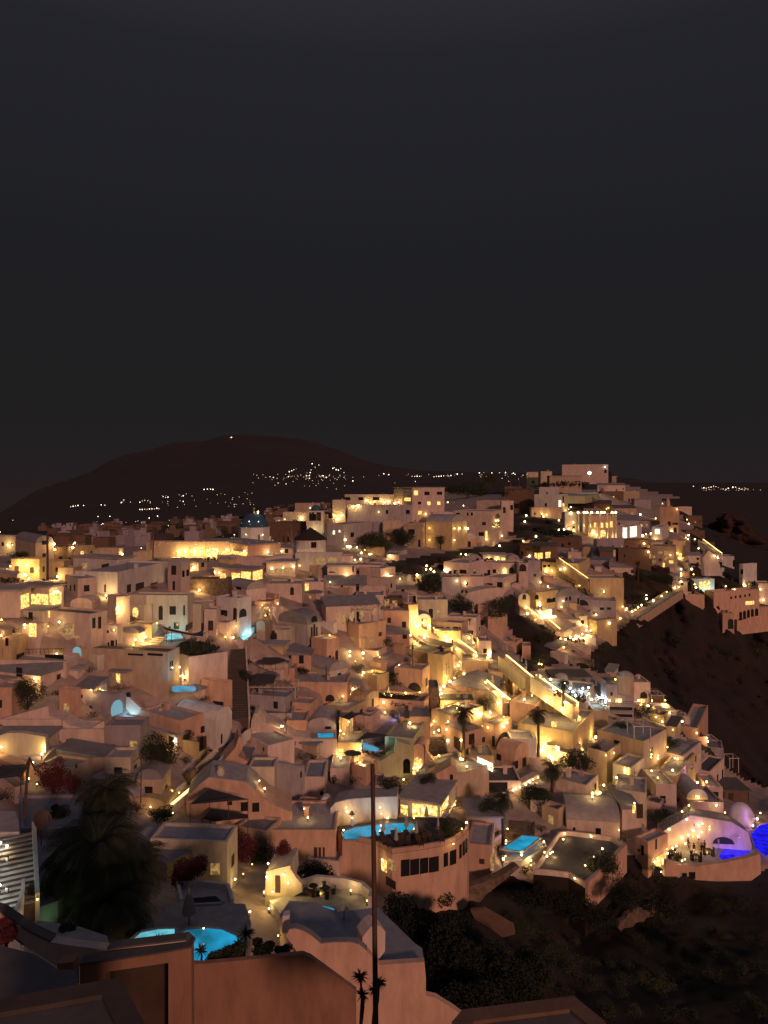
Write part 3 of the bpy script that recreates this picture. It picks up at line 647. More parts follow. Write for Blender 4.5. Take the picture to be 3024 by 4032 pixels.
def lm_belltower():
    D = depth(*px('B', 380, 560)); u0, vt = px('B', 330, 366); u1, vb = px('B', 432, 530); a = P(u0, vb, D); b = P(u1, vb, D); H = (vb-vt)/F*D; wd = b.x-a.x
    root = thing('bell_tower', Vector(((a.x+b.x)/2, a.y+wd/2, a.z-3)), 'square cream bell tower with a small blue dome, floodlit from below', 'bell tower')
    m = MB(); hb = H*.62; w3 = wd/7
    m.box(Vector((a.x, a.y, a.z-3)), Vector((wd, 0, 0)), Vector((0, wd, 0)), UPZ*(hb+3))
    for xx in (0, 3, 6):
        for yy in (0, 6): m.box(Vector((a.x+xx*w3, a.y+yy*w3, a.z+hb)), Vector((w3, 0, 0)), Vector((0, w3, 0)), UPZ*(H-hb-.5))
    for xx in (0, 6): m.box(Vector((a.x+xx*w3, a.y+3*w3, a.z+hb)), Vector((w3, 0, 0)), Vector((0, w3, 0)), UPZ*(H-hb-.5))
    m.box(Vector((a.x-.15, a.y-.15, a.z+H-.5)), Vector((wd+.3, 0, 0)), Vector((0, wd+.3, 0)), UPZ*.5); m.build('wall', 'c', root)
    MB().cbox((a.x+wd/2, a.y+wd/2, a.z+hb+.3), wd*.45, wd*.45, H-hb-.9).build('bell', 'd', root)
    rd = wd*.31; MB().lathe((a.x+wd/2, a.y+wd/2, a.z+H), [(rd*math.cos(k*math.pi/16), rd*1.15*math.sin(k*math.pi/16)) for k in range(9)], 16).build('dome', 'blue', root, smooth=True)
    addlight(root, Vector((a.x+wd*.5, a.y-1.8, a.z+hb*.45)), 150, (1, .85, .45)); addlight(root, Vector((a.x+wd+1, a.y-1.6, a.z+hb*.5)), 60, (1, .85, .45))
lm_belltower()
def lm_colonnade():
    D = depth(*px('C', 600, 545))-5; root = None; xs = [478, 512, 552, 612, 660, 690, 712]
    base = P(*px('C', 595, 540), D); root = thing('colonnade', base, 'row of tall glowing columns with a line of bulbs above in the upper town', 'colonnade')
    for i, x in enumerate(xs):
        u, vb = px('C', x, 470 if i < 3 else 530); vt = px('C', x, 382)[1]; a = P(u, vb, D); h = (vb-vt)/F*D
        MB().lathe(a-UPZ*2, [(.55, 0), (.5, 2), (.38, h+1.7), (.6, h+1.75), (.6, h+2)], 10).build('column', 'c', root)
        addlight(root, a+Vector((0, -1.3, .5)), 70, (1, .78, .32))
    a = P(*px('C', 474, 380), D); b = P(*px('C', 716, 380), D); MB().box(a-UPZ*.25+Vector((0, -.4, 0)), b-a, Vector((0, .8, 0)), UPZ*.35).build('beam', 'c', root)
    for x in (478, 515, 533, 562, 598, 622, 640, 690, 712): MB().lathe(P(*px('C', x, 376), D-.6)-UPZ*.35, [(.05, 0), (.45, .3), (.45, .5), (.05, .85)], 8).build('bulb', 'globe', root, bvh=False)
lm_colonnade()
def lm_turret():
    D = depth(*px('K', 650, 430))+2; u0, vt = px('K', 590, 108); u1, vb = px('K', 708, 170); r = (u1-u0)/2/F*D; c = P((u0+u1)/2, vb, D+r*.6); H = (vb-vt)/F*D
    root = thing('turret', c, 'round pale turret with a shallow conical roof above the cliff path', 'turret')
    MB().lathe(c-UPZ*2, [(r, 0), (r, H+2), (r*1.04, H+2.02), (r*1.04, H+2.2)], 14).build('wall', 't', root)
    hh = 28/1.795/F*D; MB().lathe(c+UPZ*(H+.2), [(r*1.02, 0), (r*.7, hh*.62), (r*.3, hh*.93), (.03, hh)], 14).build('roof', 'rw', root, smooth=True)
lm_turret()
def small_dome(t, x0, x1, yt, yb, m, label, D=None):
    D = D or depth(*px(t, (x0+x1)/2, yb+30)); u0, vt = px(t, x0, yt); u1, vb = px(t, x1, yb); r = (u1-u0)/2/F*D; c = P((u0+u1)/2, vb, D+r)
    root = thing('dome_house', c-UPZ*2, label, 'dome')
    MB().lathe(c-UPZ*2, [(r, 0), (r, 2)], 20).build('drum', m if m != 'blue' else 'w', root)
    hh = (vb-vt)/F*D; MB().lathe(c, [(r*math.cos(k*math.pi/16), hh*math.sin(k*math.pi/16)) for k in range(9)], 20).build('dome', m, root, smooth=True)
    return root
small_dome('C', 1020, 1050, 285, 330, 'o', 'small pointed dome of the orange church near the cliff')
small_dome('O', 1378, 1562, 195, 330, 'w', 'smooth violet-tinted white dome at the right edge above the club pool')
small_dome('K', 150, 245, 90, 120, 'g', 'grey dome behind the white-lit party terrace')
small_dome('O', 1060, 1180, 190, 250, 'y', 'low yellow dome beside the rose house on the right')
# --- sculpted walls (outlines on their own upright planes, real thickness)
facade('M', [(75, 800), (70, 400), (180, 290), (255, 232), (330, 240), (500, 262), (560, 275), (640, 340), (740, 432), (860, 492), (935, 515), (935, 640), (900, 720), (600, 760)], (500, 640), 6, 'o',
       'big orange house wall with a swooping curved top in the lower centre', 'house', a=8, name='house', cap='rw')
facade('M', [(1155, 520), (1160, 430), (1185, 392), (1215, 385), (1245, 400), (1252, 450), (1245, 560), (1160, 560)], (1200, 640), 1.0, 'w', 'white rounded wall niche on top of the orange house with the tiny lit window', name='belfry_wall', cat='wall niche')
facade('M', [(1225, 700), (1225, 585), (1300, 640), (1360, 730), (1590, 950), (1590, 1150), (1330, 1040), (1290, 900)], (1300, 850), .8, 't', 'descending boundary wall running from the orange house towards the tall pole', a=-35)
facade('N', [(85, 600), (95, 430), (130, 390), (220, 365), (400, 352), (578, 345), (582, 480), (560, 560), (300, 600)], (330, 580), 3, 'w', 'curved white wall with glowing niches behind the large turquoise pool', a=-4, D=101, cap='rw')
facade('H', [(1000, 560), (1010, 490), (1040, 495), (1150, 600), (1290, 640), (1300, 600), (1320, 600), (1320, 700), (1180, 745), (1100, 690)], (1180, 730), .6, 'p', 'sloping pink wall descending right of the blue-lit plunge pool niche', a=-10, D=118.5)
facade('H', [(895, 700), (885, 640), (890, 570), (925, 520), (970, 508), (1010, 530), (1028, 580), (1030, 650), (1100, 690), (1100, 740), (900, 740)], (960, 700), .8, 'w', 'white arched niche glowing pale blue over the plunge pool', a=10, D=120.5, name='pool_niche', cat='niche')
facade('I', [(590, 900), (600, 700), (622, 645), (650, 640), (715, 720), (860, 775), (960, 830), (1150, 850), (1300, 850), (1312, 1060), (1200, 1110), (800, 1110), (590, 1000)], (950, 1060), 5, 'p',
       'large rose-coloured sculpted roof slope in the centre of the picture', 'house', a=5, name='house', D=125)
facade('I', [(270, 1150), (400, 1000), (470, 920), (500, 830), (525, 835), (530, 930), (490, 990), (580, 1040), (585, 1150), (400, 1220)], (420, 1150), 4, 'o', 'curving orange wall beside the descending street', a=15)
facade('I', [(540, 860), (545, 800), (575, 770), (600, 790), (590, 860)], (570, 860), 1, 'c', 'small rounded cream water spout at the bend of the street')
facade('J', [(0, 1080), (70, 1005), (200, 1030), (320, 960), (340, 870), (450, 900), (470, 1080), (460, 1180), (0, 1180)], (300, 1150), 2, 'e', 'pale green curving wall below the plunge pool with the shade sail', a=5)
facade('J', [(560, 1090), (570, 900), (590, 980), (720, 1100), (700, 1150), (560, 1150)], (600, 1130), 1.5, 'o', 'small orange wall sloping down beside the little arched house', a=-10)
facade('N', [(640, 310), (680, 265), (840, 190), (930, 140), (970, 118), (1010, 145), (1015, 265), (925, 300), (900, 330)], (800, 330), 4, 'o', 'peaked orange house wall with one dark window behind the poolside restaurant', 'house', a=-5, name='house')
facade('F', [(885, 640), (890, 560), (930, 525), (1050, 495), (1160, 485), (1210, 500), (1212, 600), (1100, 640), (1000, 760), (960, 760)], (1000, 680), 6, 'p', 'rounded lump of rose plastered rock under the white-balcony house', 'wall', a=10)
facade('I', [(1340, 1060), (1400, 990), (1500, 1010), (1500, 980), (1630, 1020), (1640, 1100), (1560, 1130), (1340, 1120)], (1500, 1100), 1.2, 't', 'wavy garden wall below the plunge pool terrace')
facade('H', [(0, 780), (0, 690), (180, 640), (395, 580), (400, 660), (500, 690), (580, 740), (740, 768), (850, 700), (852, 800), (700, 850), (400, 830)], (400, 800), 3, 'p', 'long sagging curved pink wall across the left middle', 'wall', a=0)
facade('L', [(1165, 440), (1180, 230), (1385, 155), (1390, 245), (1200, 400)], (1280, 400), 1.2, 's', 'ivy-grown stone retaining wall beside the lit ramp', a=-50, D=108)
facade('L', [(1345, 520), (1350, 420), (1260, 450), (1380, 300), (1385, 300), (1375, 520)], (1360, 500), .5, 'o', 'narrow orange wall end by the little lit ramp', D=100)
facade('C', [(1265, 770), (1255, 655), (1290, 610), (1330, 645), (1360, 700), (1359, 770)], (1300, 760), 3, 'p', 'pink bell-shaped gable at the cliff end of the town', D=285)
facade('K', [(1250, 720), (1330, 700), (1400, 770), (1490, 795), (1500, 860), (1450, 850), (1380, 800), (1300, 770)], (1400, 850), 2.5, 'o', 'orange rock wall winding down the cliff at the right', a=-15, D=195)
def retaining(t, pts, ref, D, h, up, th, col, label):
    q = onplane(t, pts, ref, D); root = thing('retaining_wall', q[0]-UPZ*h, label, 'wall'); c = sum(q, Vector())/len(q); ring = []
    for off in (-.06, -.06-th):
        for i, k in (list(enumerate(q)) if off > -.1 else list(enumerate(q))[::-1]):
            d = (q[min(i+1, len(q)-1)]-q[max(i-1, 0)]).normalized(); n = Vector((d.y, -d.x, 0)); ring.append(k-n*off-UPZ*h)
    MB().prism(ring, UPZ*(h+up)).build('wall', col, root); return root
retaining('O', [(365, 800), (440, 735), (520, 660), (580, 595), (640, 530)], (365, 800), 101.8, 3.3, .9, .4, 'o', 'tall orange retaining wall under the lamp-ringed terrace')
facade('O', [(600, 1085), (612, 1040), (650, 1020), (668, 985), (700, 975), (712, 940), (750, 935), (765, 905), (800, 905), (812, 880), (848, 868), (862, 890), (868, 960), (845, 1000), (800, 1010), (780, 1040), (730, 1045), (700, 1080), (640, 1085), (620, 1110)], (720, 1080), .7, 's', 'ruined rough stone wall standing alone in the scrub', a=25, D=104)
facade('R', [(190, 190), (260, 185), (400, 265), (410, 310), (350, 325), (290, 280), (215, 240)], (300, 300), .5, 'b', 'old rubble wall sloping through the scrub', a=-20, D=90)
facade('N', [(1020, 1110), (1100, 1000), (1250, 950), (1330, 920), (1450, 845), (1470, 855), (1360, 950), (1230, 1050), (1180, 1110)], (1200, 1100), 1.2, 's', 'bare stone bank under the pool terraces', a=20)
# --- club on the right
terrace('O', [(930, 605), (1000, 520), (1200, 420), (1540, 490), (1605, 560), (1500, 590), (1350, 620), (1150, 645), (1040, 640)], (1100, 640), 7, 'o', 'floor', 'party terrace of the poolside club, crowded under warm lamps', par=0, name='club_terrace')
facade('O', [(915, 620), (905, 480), (920, 400), (1110, 290), (1180, 300), (1400, 335), (1520, 410), (1545, 500), (1540, 540), (1300, 520), (1100, 560)], (1200, 500), 3.0, 'p', 'high curved white club wall washed violet and warm yellow', a=-5, D=121, cap='rg')
facade('O', [(925, 720), (940, 610), (1040, 640), (1150, 648), (1350, 622), (1500, 592), (1605, 560), (1610, 700), (1540, 750), (1300, 755), (1150, 745), (1100, 720)], (1200, 750), .8, 'o', 'long curving orange retaining wall of the poolside club', a=0, D=109.5)
pool('O', [(1310, 582), (1330, 545), (1370, 503), (1440, 500), (1555, 520), (1520, 560), (1470, 590), (1400, 602), (1335, 606)], (1100, 640), 'poolb', 'deep blue kidney-shaped pool of the club at the right edge', dz=.1, light=(.1, .08, 1), pw=160)
pool('O', [(1540, 420), (1600, 360), (1720, 330), (1800, 480), (1640, 580), (1570, 520)], (1600, 600), 'poolb', 'electric blue rippling pool cut by the right frame edge', dz=.3, light=(.1, .08, 1), pw=160)
# --- main pool terrace
TP = [(440, 700), (542, 757), (700, 738), (888, 706), (1000, 668), (1085, 610), (1100, 560), (1000, 500), (700, 490), (500, 500), (330, 540), (130, 560), (180, 650), (300, 670)]
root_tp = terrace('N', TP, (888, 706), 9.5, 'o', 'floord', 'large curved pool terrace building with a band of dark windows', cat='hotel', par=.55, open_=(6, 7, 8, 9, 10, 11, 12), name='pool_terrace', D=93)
pool('N', [(185, 605), (260, 572), (400, 552), (560, 537), (650, 537), (705, 552), (702, 588), (600, 606), (400, 632), (300, 655), (200, 655)], (888, 706), 'pool', 'large turquoise lit swimming pool behind the tall pole', D=93, dz=.1, light=(.2, .75, 1), pw=110)
terrace('N', [(1095, 690), (1190, 700), (1280, 680), (1335, 640), (1320, 570), (1100, 560)], (1190, 700), 5, 'o', 'floor', 'little hammock terrace with a glowing rim right of the pool terrace', par=.5)
pool('N', [(1342, 722), (1490, 628), (1612, 640), (1485, 742)], (1420, 760), 'pool', 'rectangular blue lit pool right of the palm trunk', dz=.8, light=(.1, .4, 1), pw=260)
terrace('N', [(1335, 770), (1470, 760), (1640, 640), (1660, 700), (1480, 810), (1350, 830)], (1400, 830), 4, 'w', 'floor', 'white ledge with lamps in front of the rectangular blue pool')
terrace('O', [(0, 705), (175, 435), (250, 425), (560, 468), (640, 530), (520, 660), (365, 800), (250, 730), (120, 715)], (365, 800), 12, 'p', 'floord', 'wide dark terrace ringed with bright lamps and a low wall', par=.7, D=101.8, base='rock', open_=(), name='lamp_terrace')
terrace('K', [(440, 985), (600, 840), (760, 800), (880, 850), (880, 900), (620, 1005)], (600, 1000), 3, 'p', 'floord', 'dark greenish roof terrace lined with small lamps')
# --- other pools
pool('H', [(893, 655), (1000, 650), (1120, 668), (1132, 688), (1000, 690), (925, 682)], (1000, 700), 'pool2', 'plunge pool glowing pale blue in front of the white arched niche', D=117.5, dz=.5, light=(.3, .8, 1), pw=200)
pool('H', [(1405, 425), (1440, 418), (1590, 418), (1605, 440), (1592, 465), (1425, 468), (1405, 455)], (1500, 520), 'pool', 'bright blue raised pool beside the yellow wall end', D=124, dz=2.6, light=(.2, .7, 1), pw=260)
pool('D', [(1350, 915), (1345, 870), (1400, 855), (1475, 862), (1500, 900)], (1400, 930), 'pool2', 'small pale cyan pool at the upper left', dz=.8, light=(.3, .9, 1), pw=120)
pool('D', [(1185, 965), (1370, 963), (1378, 978), (1190, 980)], (1280, 1000), 'pool2', 'thin strip of pale cyan pool on the flat roof edge', dz=1.2)
pool('E', [(502, 885), (545, 840), (628, 805), (620, 850), (565, 915), (535, 915)], (560, 950), 'pool2', 'bright narrow pool beside the dark stairway', dz=1.0, light=(.3, .8, 1), pw=200)
pool('I', [(1140, 805), (1270, 800), (1274, 838), (1148, 840)], (1200, 860), 'pool', 'plunge pool glowing blue under the smooth grey vault', D=124.5, dz=1.2, light=(.3, .7, 1), pw=60)
pool('J', [(60, 880), (100, 890), (215, 940), (170, 952), (90, 945), (65, 915)], (150, 1000), 'pool', 'plunge pool glowing blue beneath the dark shade sail', dz=2.0, light=(.25, .75, 1), pw=320)
pool('G', [(1165, 440), (1330, 432), (1330, 452), (1170, 458)], (1200, 470), 'pool2', 'thin cyan infinity pool on the cliff hotel terrace', dz=.5, light=(.3, .9, 1), pw=300)
pool('K', [(1205, 798), (1300, 796), (1310, 818), (1250, 826), (1212, 812)], (1260, 850), 'pool2', 'small cyan pool on the lower cliff terrace', dz=1.0)
pool('P', [(855, 490), (850, 460), (920, 400), (1030, 378), (1140, 375), (1140, 450), (1000, 480)], (1000, 600), 'pool2', 'dim teal pool half hidden behind the palm in the foreground', D=56, dz=3.4)
pool('P', [(1165, 410), (1230, 380), (1350, 370), (1450, 380), (1540, 420), (1600, 470), (1500, 560), (1300, 610), (1255, 610), (1250, 480), (1170, 430)], (1300, 640), 'pool', 'bright turquoise foreground pool with one underwater lamp', D=55, dz=3.0, light=(.2, .75, 1), pw=110)
pool('Q', [(755, 232), (790, 224), (850, 240), (860, 252), (820, 260)], (800, 300), 'pool', 'tiny blue hot tub on the lit foreground terrace', D=77, dz=1.3)
pool('P', [(1255, 175), (1410, 160), (1450, 200), (1260, 210)], (1350, 260), 'pooldk', 'unlit dark plunge pool on the pale roof', D=68, dz=2)
terrace('P', [(1150, 100), (1290, 85), (1500, 110), (1530, 215), (1175, 215)], (1350, 260), 5, 'w', 'rw', 'pale roof slab around the unlit plunge pool', D=68, par=.5, open_=(3,), name='roof_terrace')
terrace('P', [(800, 470), (850, 380), (1060, 330), (1090, 200), (1600, 210), (1640, 330), (1600, 560), (1250, 700), (1000, 600)], (1300, 640), 7, 'p', 'floor', 'pale deck around the bright turquoise foreground pool', D=57, name='pool_deck')
# --- lit terrace with the arched door
terrace('Q', [(430, 190), (560, 150), (740, 92), (930, 108), (1050, 140), (1112, 200), (1100, 240), (880, 262), (740, 285), (500, 270)], (880, 262), 5, 'w', 'floor', 'crescent terrace lit by table lamps in the foreground', D=77, name='crescent_terrace', par=1.25, parw=.4, open_=(0, 6, 7, 8, 9))
facade('Q', [(400, 260), (412, 5), (440, -10), (575, -15), (600, 30), (640, 75), (650, 130), (560, 180), (500, 260)], (500, 200), .6, 'c', 'cream gable wall swooping down beside the arched door', a=-8, D=80)
facade('M', [(715, 1130), (720, 1000), (770, 985), (920, 950), (925, 1100), (900, 1205), (700, 1190)], (800, 1195), 4, 'c', 'small cream entrance house with an arched door flooded by yellow light', 'house', a=-5, name='house', D=80)
terrace('Q', [(500, 285), (560, 190), (700, 200), (880, 262), (1140, 232), (1385, 470), (1430, 500), (1445, 590), (1145, 612), (1040, 500), (900, 470), (770, 470), (640, 380), (560, 380)], (1145, 612), 7, 'p', 'rb', 'broad blue-grey roof in the foreground below the crescent terrace', D=62.6, name='flat_roof_house', cat='house')
facade('Q', [(540, 420), (562, 378), (600, 372), (650, 385), (710, 420), (770, 472), (850, 462), (960, 462), (1020, 475), (1070, 520), (1150, 610), (1445, 590), (1455, 700), (1455, 810), (1520, 825), (1560, 850), (1640, 900), (1720, 960), (1400, 1100), (1000, 1100), (800, 800), (620, 535)], (1000, 900), .6, 'o', 'orange undulating house front in the foreground right of centre', 'wall', D=62, a=0, cap='rg')
facade('Q', [(515, 400), (518, 290), (560, 285), (560, 400)], (540, 400), .8, 'w', 'pale gatepost beside the broad foreground roof', D=64, name='gatepost', cat='post')
facade('Q', [(1040, 560), (1040, 430), (1085, 370), (1120, 345), (1160, 360), (1190, 390), (1188, 520), (1150, 570)], (1120, 560), 1.6, 'p', 'stout rounded chimney on the broad foreground roof', D=63, name='chimney', cat='chimney', a=20)
# --- nearest walls at the bottom
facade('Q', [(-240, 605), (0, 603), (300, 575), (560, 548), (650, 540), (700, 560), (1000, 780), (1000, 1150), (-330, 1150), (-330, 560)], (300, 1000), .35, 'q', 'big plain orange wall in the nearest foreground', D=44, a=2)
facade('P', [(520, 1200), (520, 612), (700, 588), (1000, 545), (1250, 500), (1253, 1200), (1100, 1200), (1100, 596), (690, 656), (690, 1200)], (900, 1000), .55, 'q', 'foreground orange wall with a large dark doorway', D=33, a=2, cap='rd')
facade('P', [(680, 1200), (680, 640), (1110, 580), (1110, 1200)], (900, 1000), .3, 'wood', 'dark sheet standing for shade in the large foreground doorway', D=34.6, a=2, name='doorway_shade', cat='panel')  # flat dark sheet put where the opening lies in shade
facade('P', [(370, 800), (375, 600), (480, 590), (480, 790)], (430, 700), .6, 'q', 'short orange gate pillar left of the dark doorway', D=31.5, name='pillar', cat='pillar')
terrace('P', [(-200, 1200), (-200, 640), (0, 480), (230, 540), (380, 640), (500, 640), (520, 790), (0, 860)], (0, 860), 8, 'b', 'floord', 'dark roof in the nearest left foreground', D=27, name='flat_roof_house', cat='house')
facade('P', [(-250, 560), (-250, 200), (0, 265), (80, 320), (200, 400), (330, 460), (440, 480), (700, 512), (1210, 450), (1255, 490), (520, 608), (430, 600), (380, 625), (150, 480), (0, 370)], (600, 560), .5, 'p', 'sagging curved parapet sweeping across the left foreground', D=33.8, a=-4, cap='rd')
terrace('P', [(-300, 1400), (-300, 905), (0, 858), (400, 790), (785, 722), (1000, 1130), (1000, 1400)], (785, 722), 6, 'd', 'rd', 'dark flat roof with a grey rim in the bottom left corner', D=17, par=.1, parw=.5, name='flat_roof_house', cat='house')
terrace('R', [(100, 760), (150, 700), (700, 632), (850, 755), (950, 900), (100, 900)], (700, 632), 5, 'b', 'rd', 'roof corner with a grey rim at the bottom right', D=24, par=.12, parw=.55, name='flat_roof_house', cat='house')
# --- stairs, ramps and paths
stairs('I', (480, 690), (465, 115), 4.0, 34, 'd', 'p', 'long dark stairway climbing between pink walls', par=.35)
stairs('I', (150, 1140), (470, 800), 3.6, 16, 'floord', 'w', 'dark paved street stepping down to the left', par=.5)
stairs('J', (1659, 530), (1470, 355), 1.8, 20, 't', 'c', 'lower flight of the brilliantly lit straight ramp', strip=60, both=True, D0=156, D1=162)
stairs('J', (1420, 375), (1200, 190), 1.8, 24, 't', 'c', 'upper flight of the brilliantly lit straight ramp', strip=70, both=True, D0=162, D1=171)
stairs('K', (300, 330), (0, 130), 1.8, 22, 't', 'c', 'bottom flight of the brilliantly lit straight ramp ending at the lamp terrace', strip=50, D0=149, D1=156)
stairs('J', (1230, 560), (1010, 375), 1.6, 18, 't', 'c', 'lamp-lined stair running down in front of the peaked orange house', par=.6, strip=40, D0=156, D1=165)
stairs('J', (690, 530), (880, 320), 2.6, 20, 'y', 'c', 'yellow glowing stair climbing from the tall orange arch house', par=.5, D0=162, D1=174)
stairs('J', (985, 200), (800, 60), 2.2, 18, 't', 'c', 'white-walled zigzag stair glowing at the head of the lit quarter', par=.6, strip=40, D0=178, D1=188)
stairs('F', (640, 1035), (440, 880), 2.4, 10, 't', 'c', 'pale path below the gatehouse')
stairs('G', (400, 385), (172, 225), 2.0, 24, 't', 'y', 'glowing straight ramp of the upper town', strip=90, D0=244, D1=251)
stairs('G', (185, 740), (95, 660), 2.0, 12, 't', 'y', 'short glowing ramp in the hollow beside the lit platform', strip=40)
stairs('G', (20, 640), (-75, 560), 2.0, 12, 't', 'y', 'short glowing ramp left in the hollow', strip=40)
stairs('G', (620, 690), (1010, 440), 4.5, 30, 'floor', 't', 'broad lamp-lined path climbing the dark spur', par=.4)
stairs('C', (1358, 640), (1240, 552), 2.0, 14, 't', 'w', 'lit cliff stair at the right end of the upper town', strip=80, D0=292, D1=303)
stairs('J', (690, 1045), (650, 830), 3.0, 15, 's', 's', 'brown stone stair climbing behind the centre palm', par=.2)
stairs('H', (1445, 420), (1445, 235), 1.6, 14, 'rw', 'w', 'narrow white stair between the huge tan wall and the yellow wall end', par=.2)
stairs('D', (1215, 955), (1290, 880), 3.5, 5, 'c', 'c', 'few broad steps lit warm at the upper left', par=.1)
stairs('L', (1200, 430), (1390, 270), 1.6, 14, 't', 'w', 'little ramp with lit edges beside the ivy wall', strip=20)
stairs('K', (480, 350), (480, 185), 3.2, 14, 'd', 'w', 'white-lit stair beside the mauve turret house', par=.2, nosing='rw')
stairs('P', (45, 260), (40, -225), 3.6, 14, 'd', 'w', 'curved foreground stair lit greenish white at the left edge', par=.7, D0=52, D1=57.4, nosing='rw')
stairs('N', (1440, 610), (1450, 520), 5, 7, 's', 's', 'broad brown steps above the rectangular blue pool', par=.1)
stairs('K', (1000, 470), (870, 390), 1.6, 10, 't', 'w', 'cliff path steps with small lamps')
stairs('K', (1230, 560), (1130, 490), 1.6, 10, 't', 'w', 'lower cliff path steps with small lamps')

terrace('L', [(165, 600), (420, 590), (560, 800), (640, 900), (420, 1100), (190, 1180), (160, 900)], (420, 1000), 6, 'v', 'rg', 'mauve roof slab between the foreground stair and the big palm', D=58, name='flat_roof_house', cat='house')
terrace('L', [(-80, 600), (-80, 450), (110, 450), (135, 520), (140, 600)], (100, 600), 5, 'w', 'rw', 'pale landing at the head of the foreground stair', D=57.8, name='landing')
terrace('L', [(150, 600), (140, 350), (640, 345), (700, 560), (460, 600)], (300, 600), 5, 'v', 'rg', 'long grey roof behind the satellite dish at the left', D=66, par=.3, name='flat_roof_house', cat='house')
terrace('P', [(150, 340), (260, 320), (520, 360), (700, 420), (720, 500), (400, 470)], (400, 440), 5, 'w', 'floor', 'pale yard under the big foreground palm', D=46, name='yard')
terrace('C', [(378, 250), (420, 238), (600, 232), (605, 262), (520, 272), (390, 272)], (500, 272), 4, 'e', 'floor', 'pale floodlit field below the hilltop building', D=382, name='sports_field', cat='field')
facade('H', [(0, 1000), (0, 820), (60, 800), (180, 800), (370, 832), (372, 1000)], (200, 1000), 1, 'c', 'cream garden wall lit by the flame-like lamp', D=99)
facade('I', [(130, 1140), (140, 1080), (300, 930), (310, 960), (160, 1140)], (160, 1140), .6, 'c', 'pale low wall edging the left side of the street', a=-30)
facade('N', [(1390, 300), (1610, 180), (1612, 320), (1480, 400), (1392, 330)], (1390, 330), 1.5, 'p', 'pink garden wall under the balcony line of lights', a=35)

terrace('L', [(112, 470), (135, 640), (155, 780), (160, 900), (152, 1010), (120, 1130), (60, 1200), (78, 1218), (148, 1142), (180, 1012), (186, 890), (176, 768), (152, 625), (130, 470)], (120, 1130), 4, 'w', 'rw', 'curved white parapet hugging the foreground stair', cat='wall', D=51, name='garden_wall', flat=False)
# ---------------------------------------------------------------- ground, rock and far hill
def inpoly(x, y, poly):
    c = False; n = len(poly)
    for i in range(n):
        a, b = poly[i], poly[(i+1) % n]
        if (a.y > y) != (b.y > y) and x < (b.x-a.x)*(y-a.y)/(b.y-a.y)+a.x: c = not c
    return c
FB = [(min(p.x for p in q)-.6, max(p.x for p in q)+.6, min(p.y for p in q)-.6, max(p.y for p in q)+.6, q, z) for q, z in FLATS]
WILD = [(2100, 2480), (2250, 2620), (2480, 2440), (2700, 2330), (2720, 2060), (2600, 1960), (3900, 1900), (3900, 4400), (1500, 4400), (1560, 3560), (2000, 3440), (2300, 3560), (2650, 3450), (3024, 3420), (3024, 3100), (2900, 3050), (2560, 2800), (2440, 2660), (2200, 2600), (2050, 2650), (2000, 2440)]
WP = [Vector((a, b, 0)) for a, b in WILD]
WILD2 = [Vector((a, b, 0)) for a, b in ((-700, 1900), (3800, 1900), (3000, 1950), (2700, 1960), (2440, 1900), (2200, 1960), (1750, 1930), (1500, 1990), (1050, 2100), (700, 2120), (-700, 2150))]
WILDS = [[Vector((a, b, 0)) for a, b in q] for q in (
 ((1993, 2340), (2041, 2340), (2046, 2417), (2152, 2466), (2196, 2500), (2200, 2543), (2123, 2562), (1930, 2418)),
 ((1511, 2210), (2051, 2118), (2051, 2176), (1882, 2181), (1824, 2184), (1690, 2220), (1738, 2258), (1650, 2263), (1511, 2239)),
 ((2037, 1925), (2330, 1925), (2330, 1990), (2230, 2010), (2220, 2080), (2280, 2110), (2100, 2130), (2000, 2100)),
 ((2440, 2230), (2640, 2220), (2640, 2340), (2480, 2400), (2440, 2330)), ((2300, 3400), (2500, 3360), (2700, 3470), (2500, 3560), (2300, 3520)),
 ((1520, 3440), (2200, 3500), (2200, 3700), (1520, 3700)))]
WILD3 = [Vector((a, b, 0)) for a, b in ((1700, 2230), (2090, 2130), (2080, 2180), (1800, 2290), (1740, 2300), (1620, 2270), (1610, 2400), (1740, 2350), (1880, 2400), (1900, 2460), (1640, 2360), (1600, 2300))]
US = []; u = -1300.0
while u < 3800: US.append(u); u += 14 if -100 < u < 3150 else 60
VS = [1900, 1908, 1916, 1925, 1935]; v = 1945.0
while v < 4400: VS.append(v); v += 9
bufs = {}
g = {}
tv = []; wild = {}
for j, v in enumerate(VS):
    for i, u in enumerate(US):
        D = depth(u, v); iw = inpoly(u, v, WP) or inpoly(u, v, WILD2) or inpoly(u, v, WILD3) or any(inpoly(u, v, q) for q in WILDS)
        wild[(i, j)] = iw
        p = P(u, v, D)
        if iw and v > 1960:
            k = noise.fractal(p*.06, 1.0, 2.0, 5)*.035+noise.fractal(p*.3, 1.0, 2.0, 3)*.008; p = P(u, v, D*(1+k))
        else: p.z -= .25
        for a_, b_, c_, d_, q, z in FB:
            if a_ < p.x < b_ and c_ < p.y < d_ and p.z > z: p.z = z-.02
        tv.append(p)
N = len(US)
town = MB(); rock = MB(); ft = []; fr = []
def tcut(u): return 2082 if u < 200 else (2082-(u-200)*.055 if u < 950 else (max(1925, 2041-(u-950)*.17) if u < 1650 else 1890))
for j in range(len(VS)-1):
    for i in range(N-1):
        if VS[j] < tcut(US[i]): continue
        f = (j*N+i, (j+1)*N+i, (j+1)*N+i+1, j*N+i+1); (fr if wild[(i, j)] else ft).append(f)
